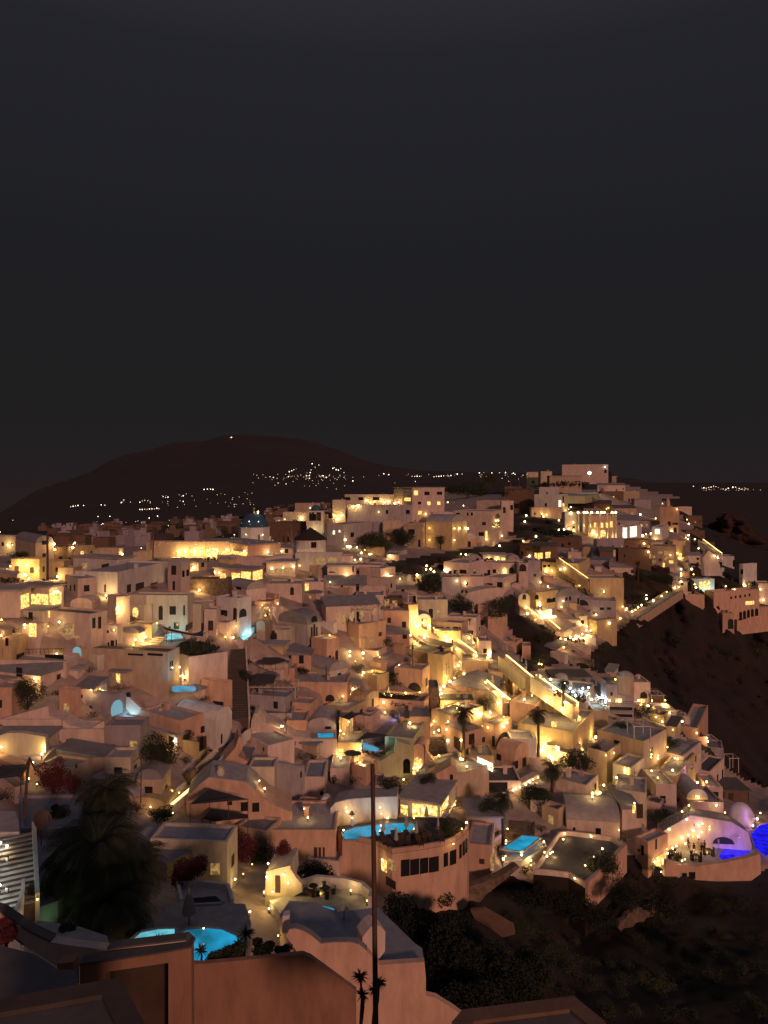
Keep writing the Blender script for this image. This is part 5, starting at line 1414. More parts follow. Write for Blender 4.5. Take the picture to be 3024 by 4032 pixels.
LAMPS = [
('B', 'warm lamp on the floodlit skyline terrace', 'lamps of the skyline terrace', 340, '610 338;640 335;725 312;750 310;810 312;838 308;908 310;500 395;545 393;462 425;295 412;650 330;880 318;520 415;700 300;790 300'),
('B', 'round lamp on the floodlit orange vaulted house', 'lamps of the orange vaulted house', 75, '1095 473;1095 546;1240 474;1272 474;1310 474;1240 547;1322 476'),
('B', 'small lamp by the balconied pink house and its gate', 'lamps near the lit gate', 60, '1448 542;1536 520;1303 340;1205 318;1432 244;1585 182;1512 425;1497 427;776 372;1524 585;1065 385'),
('B', 'bright lamp among the trees of the grove', 'lamps of the tree grove', 120, '628 684;665 678;850 645;735 636;718 648;560 545;600 600;640 605;690 620;824 764;578 757;25 384;1020 765;1075 720;1100 740;1190 732;590 600;668 640;580 598'),
('E', 'warm lamp along the tavern front', 'lamps of the strongly lit tavern', 150, '65 185;186 184;250 180;295 170;325 178;405 180;450 195;557 187;300 210;255 220;10 200;140 180;140 200;728 191;850 185'),
('E', 'lamp on the walls of the left middle terraces', 'lamps of the left middle terraces', 70, '143 322;345 362;308 350;770 329;861 320;944 311;175 525;803 615;460 800;390 908;452 912;1240 893;1382 372;983 305;1404 1025;1512 1035;1245 455;310 360'),
('E', 'small globe of the ring around the arched gateway', 'globes around the arched gateway', 25, '678 668;676 695;672 725;700 640;748 640;762 668;764 698;768 728;716 732;690 648'),
('D', 'lamp at the upper left houses', 'lamps of the upper left houses', 330, '75 135;165 300;230 296;85 330;200 380;310 350;480 392;865 570;960 640;965 665;578 158;455 172;436 128;985 212;1516 184;1638 184;1590 322;1464 198;1626 524'),
('D', 'lamp at the left edge terraces', 'lamps of the left edge terraces', 60, '215 785;215 812;496 762;1105 928;1145 920;1190 910;1155 935;1088 975;1265 775;12 770;8 900;380 800;430 525;460 518;610 132;245 408;940 828'),
('F', 'lamp in the brightest quarter around the gatehouse', 'lamps around the gatehouse', 300, '550 768;600 795;625 820;492 715;452 892;564 885;565 908;480 760;500 800;730 880;745 910;780 905;840 985;515 810;720 340;455 730'),
('F', 'lamp on the dark rocks above the rose houses', 'lamps above the rose houses', 70, '252 380;362 427;510 378;575 322;575 352;610 350;640 370;287 224;1172 146;860 225;900 228;1555 366;1507 440;1570 489;1606 350;1090 255;1150 260;1215 370;826 428;895 446'),
('F', 'lamp in the hollow of the upper town', 'lamps of the hollow', 85, '1358 108;1475 80;1400 648;1410 695;1430 690;1497 606;1497 632;1512 683;1582 673;1520 748;1545 745;1585 742;1608 740;1632 738;1425 225'),
('C', 'bulb in the bright line near the white cube', 'bulbs of the bright upper terrace', 210, '392 362;412 356;432 350;430 378;252 386;280 390;262 410;445 436;358 434;146 442;128 555;216 535;325 498;358 496;390 493;420 488;448 484;155 403;570 500;590 515;560 505;880 530;900 520;960 540;930 515;1060 490'),
('C', 'lamp on the cliff side of the upper town', 'lamps of the cliff side', 90, '865 395;1003 325;1093 355;1160 420;1166 452;1148 540;1160 550;1204 550;1227 608;1325 645;1342 657;912 620;884 568;1110 672;1118 755;655 353;1052 640;1165 525;960 420'),
('C', 'white streetlight at the foot of the castle hill', 'streetlights of the castle hill', 40, '48 181;106 168;645 92;720 152;740 152;25 130'),
('G', 'lamp around the lit platform at the spur tip', 'lamps of the lit platform', 95, '192 793;260 782;262 790;300 775;322 778;345 762;338 790;375 790;380 755;332 693;375 692;205 840;228 800;285 800;360 775;405 735;410 765;375 735;395 760;300 790'),
('G', 'small lamp in a row beside the broad spur path', 'row lamps of the spur path', 50, '698 600;722 590;740 571;765 556;848 524;907 491;943 462;615 650;531 670;628 552;655 590;1000 432;800 485;800 510'),
('G', 'lamp on the cliff hotel terraces', 'lamps of the cliff hotel', 90, '1360 422;1415 430;1497 418;1035 226;1045 300;1045 348;1044 376;1125 330;1030 428;1120 300;810 165;1015 175;1000 435;1150 420;1130 400;1620 505;1600 430;780 108'),
('G', 'small lamp scattered over the upper town roofs', 'lamps of the upper town roofs', 60, '90 318;134 302;48 380;103 424;204 513;195 290;327 418;497 446;38 540;35 525;200 570;115 585;52 590;443 625;225 285;15 660;55 648;75 645;100 643;125 640;150 638'),
('G', 'glaring lamp alone on the dark slope', 'lamps alone on the dark slope', 60, '58 975;40 975'),
('H', 'lamp on the broad pink terraces at the left', 'lamps of the broad pink terraces', 90, '295 350;310 375;752 445;798 440;340 1000;365 975;470 155;1506 367;1450 262;1455 335;1105 60;1090 105;1185 40;1150 50;1435 860;20 908'),
('I', 'small white-hot lamp in the gardens of the middle', 'garden lamps of the middle', 60, '1404 158;1404 190;1512 170;1512 210;1636 180;1450 234;1578 294;1514 328;1416 440;1398 488;845 768;860 769;1240 22;57 368;1355 830;1330 805;1350 495'),
('I', 'big round lantern of the yellow courtyards', 'lanterns of the yellow courtyards', 100, '1398 705;1462 985;1325 940;1330 1030;1490 920;1470 1040'),
('J', 'bright lamp on the stairs of the brightest quarter', 'stair lamps of the brightest quarter', 360, '452 22;563 20;562 40;986 190;1080 208;1098 195;885 315;796 352;1063 408;1138 462;1208 520;1180 555;738 550;824 560;828 620;1340 438;1378 548;1210 690;1220 710;700 500;690 470;720 440;770 400;850 240;840 270;980 640;978 610;1040 640;960 80;925 20;1100 655;490 90'),
('J', 'lamp in the gardens below the brightest quarter', 'garden lamps below the brightest quarter', 110, '238 508;293 516;232 545;426 718;530 465;413 470;62 168;182 180;125 292;62 328;355 265;652 700;755 770;755 730;680 800;640 820;1090 750;1195 745;680 1010;858 1036;908 1098;1110 1085;12 988;766 858;875 856;1520 258;1594 380;1440 516;1566 530;240 655;480 1080;1550 880;1530 935;1640 940;1610 1010;875 1040;1620 465'),
('K', 'white lamp over the party terrace', 'white lamps of the party terrace', 170, '145 220;260 215;300 268;350 215;380 235;400 275;390 210;505 262;510 310;122 150;340 240;280 240;220 180'),
('K', 'lamp along the cliff path on the right', 'lamps of the cliff path', 45, '580 150;605 285;536 282;838 300;932 297;914 312;930 310;960 367;870 398;914 430;1040 430;990 487;1157 510;1222 545;1228 570;745 300;800 320;765 310'),
('K', 'lamp in the yellow garden behind the palms', 'lamps of the yellow garden', 300, '88 585;175 630;60 650;120 665;140 695;230 295;300 310;206 345;346 650;440 562;100 285;322 420;195 660;75 610'),
('K', 'lamp on the roofs above the club', 'lamps above the club', 80, '520 668;556 652;655 775;836 800;588 848;498 902;456 930;418 958;418 985;1020 715;1000 710;935 610;870 670;868 690;1145 860;1225 878;985 795;1162 965;1100 1045;715 1030;440 945;880 850;1290 1020'),
('N', 'lamp beside the large turquoise pool', 'lamps of the pool terrace', 40, '210 415;218 445;455 415;465 460;1082 557;1048 603;190 612;485 797;640 580;975 680;710 440;770 430;830 445;920 400;980 400;700 520;255 490;510 490;1040 92;1083 145;880 68;1270 130;625 240;700 135;740 150'),
('N', 'lamp under the balcony line of lights', 'lamps of the balcony line', 35, '1410 292;1435 280;1465 268;1500 250;1530 232;1555 215;1590 200'),
('N', 'lamp around the rectangular blue pool', 'lamps by the rectangular pool', 70, '1365 800;1350 820;1482 790;1548 865;1548 830;1643 695;1648 772;1380 600;1370 655'),
('O', 'glaring lamp standing on the lamp-ringed terrace', 'lamps of the lamp-ringed terrace', 45, '488 545;428 605;367 665;305 728;212 478;408 458;120 543;80 573;104 553;74 497;212 410;602 384;500 92;456 124;418 152'),
('O', 'warm lamp of the poolside club', 'lamps of the poolside club', 34, '1048 440;1090 420;1125 390;1165 355;1190 340;1240 360;1240 380;1070 480;1125 430;1160 430;1185 400;930 520;935 550;985 540;1010 525;965 560;1072 620;1052 632;870 600;900 600;845 610;920 690;1052 282;955 380;1080 310;1160 155;1100 238;1540 355;1583 332;1605 290;1355 290;1000 570;960 530;1210 520;1130 520'),
('M', 'lamp in the foreground gardens', 'lamps of the foreground gardens', 30, '665 285;710 348;1034 477;607 970;1184 1128;1412 1184;1062 586;738 965;705 1200;445 1060;535 1050'),
('M', 'lamp flooding the cream entrance house', 'lamps of the entrance house', 130, '735 1030;870 1010;780 1150;905 1080'),
('P', 'underwater lamp of the bright foreground pool', 'lamps of the foreground pool', 12, '1330 408'),
('Q', 'small lamp on the foreground terrace edge', 'lamps of the foreground terrace edge', 30, '965 148;778 102;1070 216;430 268;510 412;305 288;650 42'),
('L', 'small lamp in the left foreground gardens', 'lamps of the left foreground', 30, '268 278;1255 490;1100 410;240 120;208 240;0 1030;5 665;270 1075;1300 340;50 690'),
]
WHITEG = {'white lamps of the party terrace', 'streetlights of the castle hill'}
for t, lab, grp, pw, pts in LAMPS:
    for i, s in enumerate(pts.split(';')):
        x, y = [float(k) for k in s.split()]
        wh = grp in WHITEG or (t, x, y) in {('L', 0., 1030.), ('L', 5., 665.), ('C', 865., 395.)}
        lamp(t, x, y, pw*LP*(.62 if t in 'MQLNOP' else 1), lab, grp, wh, size=1.0 if pw < 100 else 1.2)
# coloured washes come from the club's own projector and pool lamps
def spot(t, x, y, pw, col, label, size=.12):
    p, n, own = hit(*px(t, x, y))
    if p is None: return
    q = p+(n*.9 if abs(n.z) < .6 else UPZ*.9)-Vector((0, .3, 0)); root = thing('colour_projector', q, label, 'light')
    MB().tube([q-UPZ*.2, q+UPZ*.12], [.1, .14], 8).build('housing', 'd', root, bvh=False); addlight(root, q+Vector((0, -.3, .1)), pw, col, size)
spot('O', 1120, 330, 90*LP, (.45, .2, 1), 'violet projector at the top left of the club wall'); spot('O', 1430, 420, 120*LP, (.4, .18, 1), 'violet projector at the right of the club wall')
spot('O', 1530, 300, 200*LP, (.55, .22, 1), 'violet projector beside the violet-tinted dome'); spot('K', 1080, 740, 200*LP, (.4, .25, 1), 'violet projector on the small cliff terrace')
spot('J', 330, 690, 90*LP, (.3, .3, 1), 'blue-violet projector in the arched niche of the arcade'); spot('K', 465, 250, 420*LP, (.8, 1, .95), 'cold white floodlight over the white-lit stair')
spot('O', 1280, 200, 90*LP, (.7, .2, .9), 'violet projector by the rose house'); spot('P', 60, 180, 38, (.75, 1, .85), 'greenish white lamp on the foreground stair'); spot('P', 60, -20, 38, (.75, 1, .85), 'second greenish white lamp on the upper foreground stair')
spot('P', 330, 330, 20, (.4, 1, .4), 'green garden lamp under the foreground palm')
def flood():
    p = P(*px('C', 548, 130), depth(*px('C', 548, 185))-4); root = thing('floodlight', p-UPZ*1, 'glaring white floodlight on the wall of the hilltop building', 'floodlight')
    me = lampmesh((1.1, 'globe_w'), 1.1, 'globe_w'); o = bpy.data.objects.new('lamp_globe', me); C.objects.link(o); o.parent = root; o.location = (0, 0, 1)
    MB().tube([p-UPZ*7, p-UPZ*1], [.12, .1], 6).build('pole', 'metal', root, bvh=False); addlight(root, p+Vector((0, -2, -1)), 5200*LP, (.95, 1, .6), .5)
flood()
# ---------------------------------------------------------------- far plain: little houses and their lights
def far():
    hm = []
    for k in range(5):
        sx, sy, sz = R.uniform(5, 9), R.uniform(5, 8), R.uniform(2.5, 4); b = MB(); b.box((-sx/2, 0, -2), Vector((sx, 0, 0)), Vector((0, sy, 0)), UPZ*(sz+2))
        if k % 2: b.box((-sx*.2, 1, sz), Vector((sx*.4, 0, 0)), Vector((0, sy*.5, 0)), UPZ*2.2)
        me = bpy.data.meshes.new('far_house'); me.from_pydata(b.v, [], b.f); me.materials.append(M['bsdvb'[k]]); hm.append(me)
    n = 0; tries = 0
    while n < 170 and tries < 4000:
        tries += 1; u = R.uniform(150, 1320); v = R.uniform(2050, 2165) if u < 1050 else R.uniform(1990, 2080); p, nn, own = hit(u, v)
        if p is None or own is not None or p.y < 290 or p.y > 1500: continue
        o = bpy.data.objects.new('far_house', R.choice(hm)); C.objects.link(o); o.location = p; o.rotation_euler.z = R.uniform(-.6, .6)
        tag(o, 'small dim house on the dark plain beyond the town, left of the windmill', 'house', 'small houses on the far plain'); n += 1
    FL = []
    for s in ('A', '0 705;80 632;445 732;520 700;530 718;605 738;640 655;652 670;688 665;683 608;838 757;852 680;880 645;890 655;928 618;958 650;958 698;962 733;975 735;988 735;1047 664;1045 690;1053 632;1085 621;1180 648;1215 655;1255 668;1218 732;1435 95;1440 95;1605 590;980 606;630 536;652 539;812 519;770 505;765 515;755 522;440 548;455 545;470 542;485 540;520 540;610 608;1448 692;465 780;455 782;320 695;1390 775'), ('A', '870 565;885 565;900 564;915 563;930 562;945 561;960 560;975 558;988 558;870 520;885 512;900 508;920 510;935 518;1015 485;1030 490;1045 488;1130 482;1140 480;1120 510;1140 515;1270 440;1290 438;1310 438;1325 440'), \
             ('B', '362 75;403 82;248 112;262 105;235 118;220 125;355 112;330 130;345 148;345 165;325 148;350 130;498 100;490 104;512 112;525 115;808 138;838 143;615 182;1005 184;985 152;1000 153;1015 153;1030 153;1120 155;1135 154;1150 153;1165 152;1180 150;1195 148;1210 150;1225 148;1265 140;1295 138;1402 132;1480 132;1528 130;1565 128;1605 138;1615 134;1430 128;240 150;215 155;120 160;150 195;200 200;100 155;430 150;450 160;470 145;560 130;350 350;155 352;25 384;380 95;540 105'), \
             ('C', '1195 216;1260 225;1275 228;1290 222;1305 220;1320 215;1335 216;1350 222;1380 231;1400 235;1412 228;1440 222;1458 220;1480 228;1500 232;1520 230;75 135;85 140;5 165;28 130'):
        FL += [(s[0], float(a.split()[0]), float(a.split()[1])) for a in s[1].split(';')]
    FLX = [(R.uniform(200, 1100), R.uniform(2050, 2160)) for _ in range(45)]
    EXTRA = set([(R.uniform(200, 1100), R.uniform(2050, 2160)) for _ in range(70)]+[(R.gauss(1230, 110), 1868+abs(R.gauss(0, 22))) for _ in range(80)]+[(R.uniform(550, 1000), R.uniform(1940, 2000)) for _ in range(40)]+[(R.uniform(1600, 2080), R.uniform(1866, 1880)) for _ in range(25)]+[(R.gauss(2870, 60), R.uniform(1922, 1932)) for _ in range(25)])
    sm = MB()
    for it in sorted(EXTRA):
        p, nn, own = hit(*it)
        if p is None: continue
        D = p.length; r = D*.00034*R.uniform(.6, 1.3); d = P(it[0], it[1], 1).normalized(); sm.lathe(p-d*r*2, [(.05*r, 0), (r, r*.7), (r, r*1.3), (.05*r, 2*r)], 5)
    so_ = sm.build('faint_distant_lights', 'globe_far2', None, bvh=False); tag(so_, 'scatter of faint lights over the dark plain and far hillside villages', 'lights', None, 'stuff')
    for it in [px(*f) for f in FL]+FLX:
        p, nn, own = hit(*it)
        if p is None:
            p, nn, own = hit(it[0], it[1]+14)
            if p is None: continue
        D = p.length
        if D < 250: continue
        r = D*.00055*R.uniform(.5, 1.2); r = max(.15, round(r*5)/5); gk = R.choice(['globe_far', 'globe_far2', 'globe_far2']) if it in EXTRA else R.choice(['globe_far', 'globe_far', 'globe_far2']); me = lampmesh((r, gk), r, gk); d = P(it[0], it[1], 1).normalized()
        o = bpy.data.objects.new('distant_lamp', me); C.objects.link(o); o.location = p-d*r*2+UPZ*r; tag(o, 'tiny distant light on the dark land beyond the town', 'lamp', 'distant lights')
far()
# ---------------------------------------------------------------- plants
def leafcloud(m, c, rx, ry, rz, n, s, seed):
    r = random.Random(seed); lobes = [(Vector((r.uniform(-.6, .6), r.uniform(-.6, .6), r.uniform(-.35, .6))), r.uniform(.35, .6)) for _ in range(9)]+[(Vector((0, 0, 0)), .62)]
    vs = []; fs = []
    for i in range(n):
        l, rad = r.choice(lobes); d = Vector((r.gauss(0, 1), r.gauss(0, 1), r.gauss(0, 1))).normalized()*rad*r.uniform(.55, 1.08)+l
        p = Vector((c.x+d.x*rx, c.y+d.y*ry, c.z+max(d.z, -.8)*rz)); a = Vector((r.gauss(0, 1), r.gauss(0, 1), r.gauss(0, 1))).normalized(); b = a.orthogonal().normalized()*s*r.uniform(.6, 1.3); a = a*s*r.uniform(.5, 1)
        k = len(vs); vs += [p-a, p-b*.4, p+a, p+b*.4]; fs.append((k, k+1, k+2, k+3))
    m.add(vs, fs)
def bush(t, x, y, wpx, hpx, mt, label, n=900, cat='bush', trunk=False, D=None, name='bush', s=None):
    u, vb = px(t, x, y)
    sc = TILE[t][2]
    if D is None:
        p, nn, own = hit(u, vb); D = (p.y+.5) if p is not None else depth(u, vb)
    if t != 'S': D += min(wpx/sc/2/F*D, 2.8)*.55
    base = P(u, vb, D); rx = wpx/sc/2/F*D; rz = hpx/sc/F*D
    root = thing(name, base, label, cat); m = MB(); c = base+UPZ*rz*(.25 if mt == 'leafd' else .5)
    leafcloud(m, c, rx, min(rx, 2.8), rz*.52, int(n*2.2), (s or max(.14, rx*.075))*.8, int(x*7+y)); m.build('crown', mt, root, bvh=False, fix=False)
    b = MB(); b.tube([base-UPZ*(.1 if mt == 'leafd' else 1.2), base+UPZ*rz*.12, c+UPZ*rz*.1], [rx*.06+.06, rx*.05+.05, .04])
    for k in range(3):
        a = k*2.1; b.tube([base+UPZ*rz*.15, c+Vector((math.cos(a)*rx*.5, math.sin(a)*rx*.4, rz*.1))], [.06, .02], 5)
    b.build('trunk', 'bark', root, bvh=False, fix=False)
BUSH = '''
H 225 640 250 290 leaf 1600 dense dark round bush behind the orange wall at the left edge
H 1310 1090 330 260 leaf 1800 dark spreading tree beside the descending street
L 390 340 260 270 leafr 1800 dark red bougainvillea left of the big palm
L 540 340 150 170 leafr 800 smaller red bougainvillea spur next to the big palm
M 90 1150 320 340 leafr 2200 deep red bougainvillea against the cream flat-roofed house
M 530 970 280 330 leafr 1700 dark bougainvillea growing under the orange house
M 720 960 220 190 leaf 1100 dark shrub beside the bougainvillea in the lower centre
M 860 900 160 150 leafr 700 loose reddish shrub in front of the orange lower wall
L 1150 540 260 120 leaf 900 low dark shrub at the right of the big palm
L 430 520 160 110 leaf 600 dark shrub left of the palm trunk
J 1060 640 150 140 leaf 900 clipped round dark bush in front of the yellow floodlit house
J 1040 560 110 90 leaf 500 small round bush beside the clipped round bush
J 240 430 280 150 leaf 1200 dark garden shrubs under the scattered lamps
J 250 100 110 90 leaf 500 round dark bush on the lit ledge
J 340 430 150 60 leaf 400 low shrub left of the great dark arch
J 770 180 90 50 leaf 300 shrub on the lit stair landing
J 330 575 400 90 leaf2 900 planting along the edge of the orange arcade terrace
F 585 545 260 175 leaf 1500 dark scrub-covered rock above the gatehouse
F 860 700 250 150 leaf 1300 dark scrub on the slope left of the ravine
F 1180 750 220 190 leaf 1400 rounded dark scrub knoll at the head of the ravine
F 390 155 220 150 leaf 1200 dense dark tree right of the lit grove
F 200 200 240 180 leaf2 1500 green-lit spreading tree of the grove
F 110 130 200 100 leaf2 900 green tree top at the left of the grove
F 690 1000 60 40 leaf 200 small plant on the lit steps
B 730 620 200 110 leaf2 1000 green willow-like tree beside the bright grove lamps
B 920 600 140 110 leaf 900 dark round tree right of the green grove
B 1470 215 170 80 leaf2 1000 leafy tree on the skyline left of the castle hill
B 1330 290 280 90 leaf 1200 dark wood below the skyline trees
B 1600 280 150 60 leaf 700 dark tree under the brown house on the ridge
B 430 380 40 70 leaf 400 slim cypress beside the bell tower
B 575 440 36 90 leaf 400 slim cypress beside the low grey house
C 380 235 380 60 leaf 1200 long dark hedge under the castle-like building
C 480 325 220 50 leaf2 900 rough vegetation below the lit field
C 620 260 70 60 leaf2 400 pale-lit shrub at the right end of the lit field
C 100 500 150 60 leaf 600 dark trees near the paired lamps on the upper left slope
C 330 530 250 60 leaf 900 dark hedge over the row of little lamps
G 740 340 90 60 leaf 500 dark scrub around the lone upper palm
G 850 420 300 90 leaf 1500 dark wooded slope left of the cliff hotel
G 720 540 170 80 leaf 900 dark scrub beside the spur path
K 320 800 240 170 leaf 1500 dark garden tree behind the yellow floodlit wall
K 40 1070 260 200 leaf 2200 big round dark tree at the lower right centre
K 450 700 100 130 leaf 600 dark shrub at the corner of the tan house
K 640 490 140 60 leaf 500 dark shrub left of the pergola roof
K 760 420 160 110 leaf 900 dark scrub under the arch house on the cliff
K 940 640 200 90 leaf 900 dark scrub right of the large tan house
O 860 260 150 120 leaf 900 dark round tree by the tall dark door
O 470 740 260 200 leaf2 1500 green planting along the lamps of the dark terrace
O 700 760 230 120 leaf 1100 dark bushes under the orange club block
O 1000 800 360 110 leaf 1400 dark bushes below the club retaining wall
O 930 330 260 60 leaf 900 planted roof edge above the party terrace
N 590 130 120 90 leaf 700 dark round shrub below the green house wall
N 800 260 140 100 leaf 800 dark shrub between the pale green and tan houses
N 520 300 200 90 leaf 900 dark shrub bed behind the curved white wall
N 960 640 200 150 leaf2 1200 shrubs at the right end of the pool terrace
N 1240 470 170 130 leaf 900 dark shrub behind the hut with the awning
N 840 640 280 60 leaf 900 low planting behind the loungers of the pool terrace
N 850 1120 330 130 leaf 2200 leafy crown rising in front of the orange terrace building
I 190 175 420 110 leaf 2000 long dark hedge on top of the plain pink wall
I 560 400 110 140 leaf 700 dark bush at the right side of the dark stairway
I 1010 330 150 80 leaf 600 dark bush left of the vaulted chapel
I 80 890 100 120 leaf 500 small potted tree beside the vaulted white chapel
I 1470 340 120 110 leaf 600 shrubs behind the pale lit awning
D 1540 1030 260 100 leaf 1300 dark hedge under the pale cyan pools
D 160 245 180 60 leaf 700 hedge above the yellow courtyard wall
D 90 690 120 60 leaf 400 potted shrubs at the corner of the glazed restaurant
A 1400 740 90 80 leaf 700 dark tree left of the blue-domed church
Q 380 560 190 100 leaf 1200 dark shrub at the right end of the bright foreground pool
Q 200 575 200 90 leaf 1200 dark shrub in front of the bright foreground pool
Q 80 585 130 60 leaf 600 low shrub before the left half of the bright foreground pool
Q 520 540 120 60 leaf 500 low shrub at the foot of the orange undulating house front
Q 1190 900 120 90 leaf 700 dark shrub behind the foreground pole
Q 1290 960 90 100 leaf 600 round shrub right of the foreground pole
Q 40 1010 110 60 leaf 500 shrub top at the bottom edge
P 40 500 160 160 leafr 1200 reddish shrub in the dark at the left edge
P 230 210 130 130 leaf 900 dark bush beside the foreground stair
P 450 420 130 90 leaf 700 low plant under the foreground palm
'''
for ln in BUSH.strip().split('\n'):
    f = ln.split(); nm = 'tree' if 'tree' in ln else ('bougainvillea' if 'bougainvillea' in ln else ('hedge' if 'hedge' in ln else 'bush'))
    bush(f[0], *[float(k) for k in f[1:5]], f[5], ' '.join(f[7:]), int(f[6]), cat=nm, name=nm)
# large dark trees filling the lower right ravine: separate crowns
for i, (x, y, wd, h_, lab) in enumerate(((1780, 3850, 250, 260, 'large dark tree directly right of the orange foreground house'), (1900, 3900, 270, 240, 'broad dark tree crown in the lower right ravine'), (1640, 3690, 240, 190, 'dark tree crown under the orange pool building'), (1790, 3720, 220, 180, 'dark crown reaching towards the old rubble wall'), (1990, 4010, 330, 240, 'darkest tree at the bottom of the ravine'), (1820, 4060, 300, 250, 'dark tree at the bottom edge beside the roof corner'), (2060, 3860, 200, 150, 'smaller dark tree on the ravine side'))):
    bush('S', x, y, wd, h_, 'leafd', lab, 4200, cat='tree', D=min(depth(x, y)*.96, 88), name='tree', s=.27)
for i, (x, y, wd, h_, lab) in enumerate(((2170, 3570, 190, 90, 'dark shrub mass under the left edge of the lamp-ringed terrace'), (2270, 3610, 150, 90, 'dark shrub below the front corner of the lamp-ringed terrace'), (2360, 3640, 190, 90, 'dark shrub at the foot of the tall orange retaining wall'), (2480, 3560, 170, 110, 'dark shrub between the retaining wall and the ruined wall'), (2080, 3560, 160, 70, 'dark shrub under the ledge of the rectangular pool'), (2600, 3600, 200, 90, 'dark shrub behind the ruined rough stone wall'))):
    bush('S', x, y, wd, h_, 'leafd', lab, 900, cat='bush', D=99, name='bush')
bush('M', 1130, 1060, 360, 170, 'leafd', 'dark hedge behind the crescent terrace', 1500, cat='hedge', D=85, name='hedge')
rs = random.Random(5); SL = ['low scrub clump on the dark right-hand slope']
for i in range(150):
    u = rs.uniform(1950, 3020); v = rs.uniform(3560, 4030) if i < 95 else rs.uniform(2520, 2900)
    if not (inpoly(u, v, WP)): continue
    p, nn, own = hit(u, v)
    if own is not None or p is None: continue
    bush('S', u, v+8, rs.uniform(50, 130), rs.uniform(28, 60), rs.choice(['leaf', 'leaf', 'leaf2']), SL[0], 260, D=p.y, cat='scrub', name='scrub_bush'); o = [k for k in C.objects if False]
nb = 0; tr = 0
while nb < 75 and tr < 4000:
    tr += 1; u = rs.uniform(0, 2700); v = rs.uniform(2200, 3450); p, nn, own = hit(u, v)
    if p is None or own is not None or p.y < 80: continue
    if inpoly(u, v, WP) or inpoly(u, v, WILD3) or any(inpoly(u, v, q) for q in WILDS): continue
    lb = labelled('dark shrub below the', nearest(u, v))
    if lb is None or lb in USED: continue
    USED.add(lb); bush('S', u, v+6, rs.uniform(.9, 2.2)*2*F/p.y, rs.uniform(.9, 1.9)*F/p.y, rs.choice(['leaf', 'leaf', 'leaf2', 'leafd']), lb, 110, D=p.y, cat='shrub', name='shrub'); nb += 1
for o in C.objects:
    if o.name.startswith('scrub_bush') and o.parent is None: o['group'] = 'scrub on the dark slope'
def palm(t, x, yb, yt, wpx, label, nf=34, trunk=.28, D=None, dead=True, droop=1.0, seed=1):
    r = random.Random(seed); u, vb = px(t, x, yb); vt = px(t, x, yt)[1]
    if D is None:
        p, nn, own = hit(u, vb); D = p.y
    base = P(u, vb, D); top = P(u, vt, D); L = wpx/TILE[t][2]/2/F*D
    root = thing('palm_tree', base, label, 'palm tree'); H = top.z-base.z
    MB().tube([base-UPZ*1, base+UPZ*H*.4+Vector((.1, 0, 0)), top], [trunk*1.2, trunk*.9, trunk], 8).build('trunk', 'bark', root, bvh=False, fix=False)
    vs = []; fs = []
    for k in range(nf):
        az = r.uniform(0, 6.283); el = r.uniform(-.9, 1.25); Lk = L*r.uniform(.8, 1.1); d = Vector((math.cos(az), math.sin(az), 0)); sd = Vector((-d.y, d.x, 0)); n = 9; pts = []
        p = top.copy(); ang = el
        for j in range(n+1):
            pts.append(p.copy()); p = p+(d*math.cos(ang)+UPZ*math.sin(ang))*Lk/n; ang -= (.20+.05*j)*droop*.6
        for j in range(1, n+1):
            wj = Lk*.30*math.sin(math.pi*min(1, (j+.8)/(n+1.6)))+.06
            for sg in (-1, 1):
                for q in (0, .33, .66):
                    a = pts[j-1]+(pts[j]-pts[j-1])*q; b = a+(pts[j]-pts[j-1])*.2; tip = (a+b)/2+sd*sg*wj+(pts[j]-pts[j-1]).normalized()*wj*.7-UPZ*wj*.45
                    i0 = len(vs); vs += [a, b, tip]; fs.append((i0, i0+1, i0+2))
        for j in range(n): i0 = len(vs); wq = Lk*.035; vs += [pts[j]-sd*wq*(1-j/n), pts[j]+sd*wq*(1-j/n), pts[j+1]+sd*wq*(1-(j+1)/n), pts[j+1]-sd*wq*(1-(j+1)/n)]; fs.append((i0, i0+1, i0+2, i0+3))
    m = MB(); m.add(vs, fs); m.build('fronds', 'palm', root, bvh=False, fix=False)
palm('J', 880, 1030, 640, 230, 'tall palm standing in the centre of the gardens', 46, seed=2)
palm('J', 1490, 990, 640, 200, 'tall palm in front of the tan house with yellow windows', 46, seed=3)
palm('K', 130, 930, 760, 230, 'palm behind the pink house and the dark round tree', 46, seed=4)
palm('K', 210, 290, 165, 120, 'palm silhouetted against the white-lit terrace', 30, seed=5)
palm('N', 1345, 690, 350, 230, 'palm with a long dark trunk left of the rectangular blue pool', 46, seed=6)
palm('G', 740, 370, 240, 60, 'lone slim palm in the upper town', 24, seed=7)
palm('B', 1160, 605, 535, 90, 'short palm in front of the floodlit orange house', 34, seed=8)
palm('L', 1000, 1090, 1030, 10, 'x', 1, seed=9) if False else None
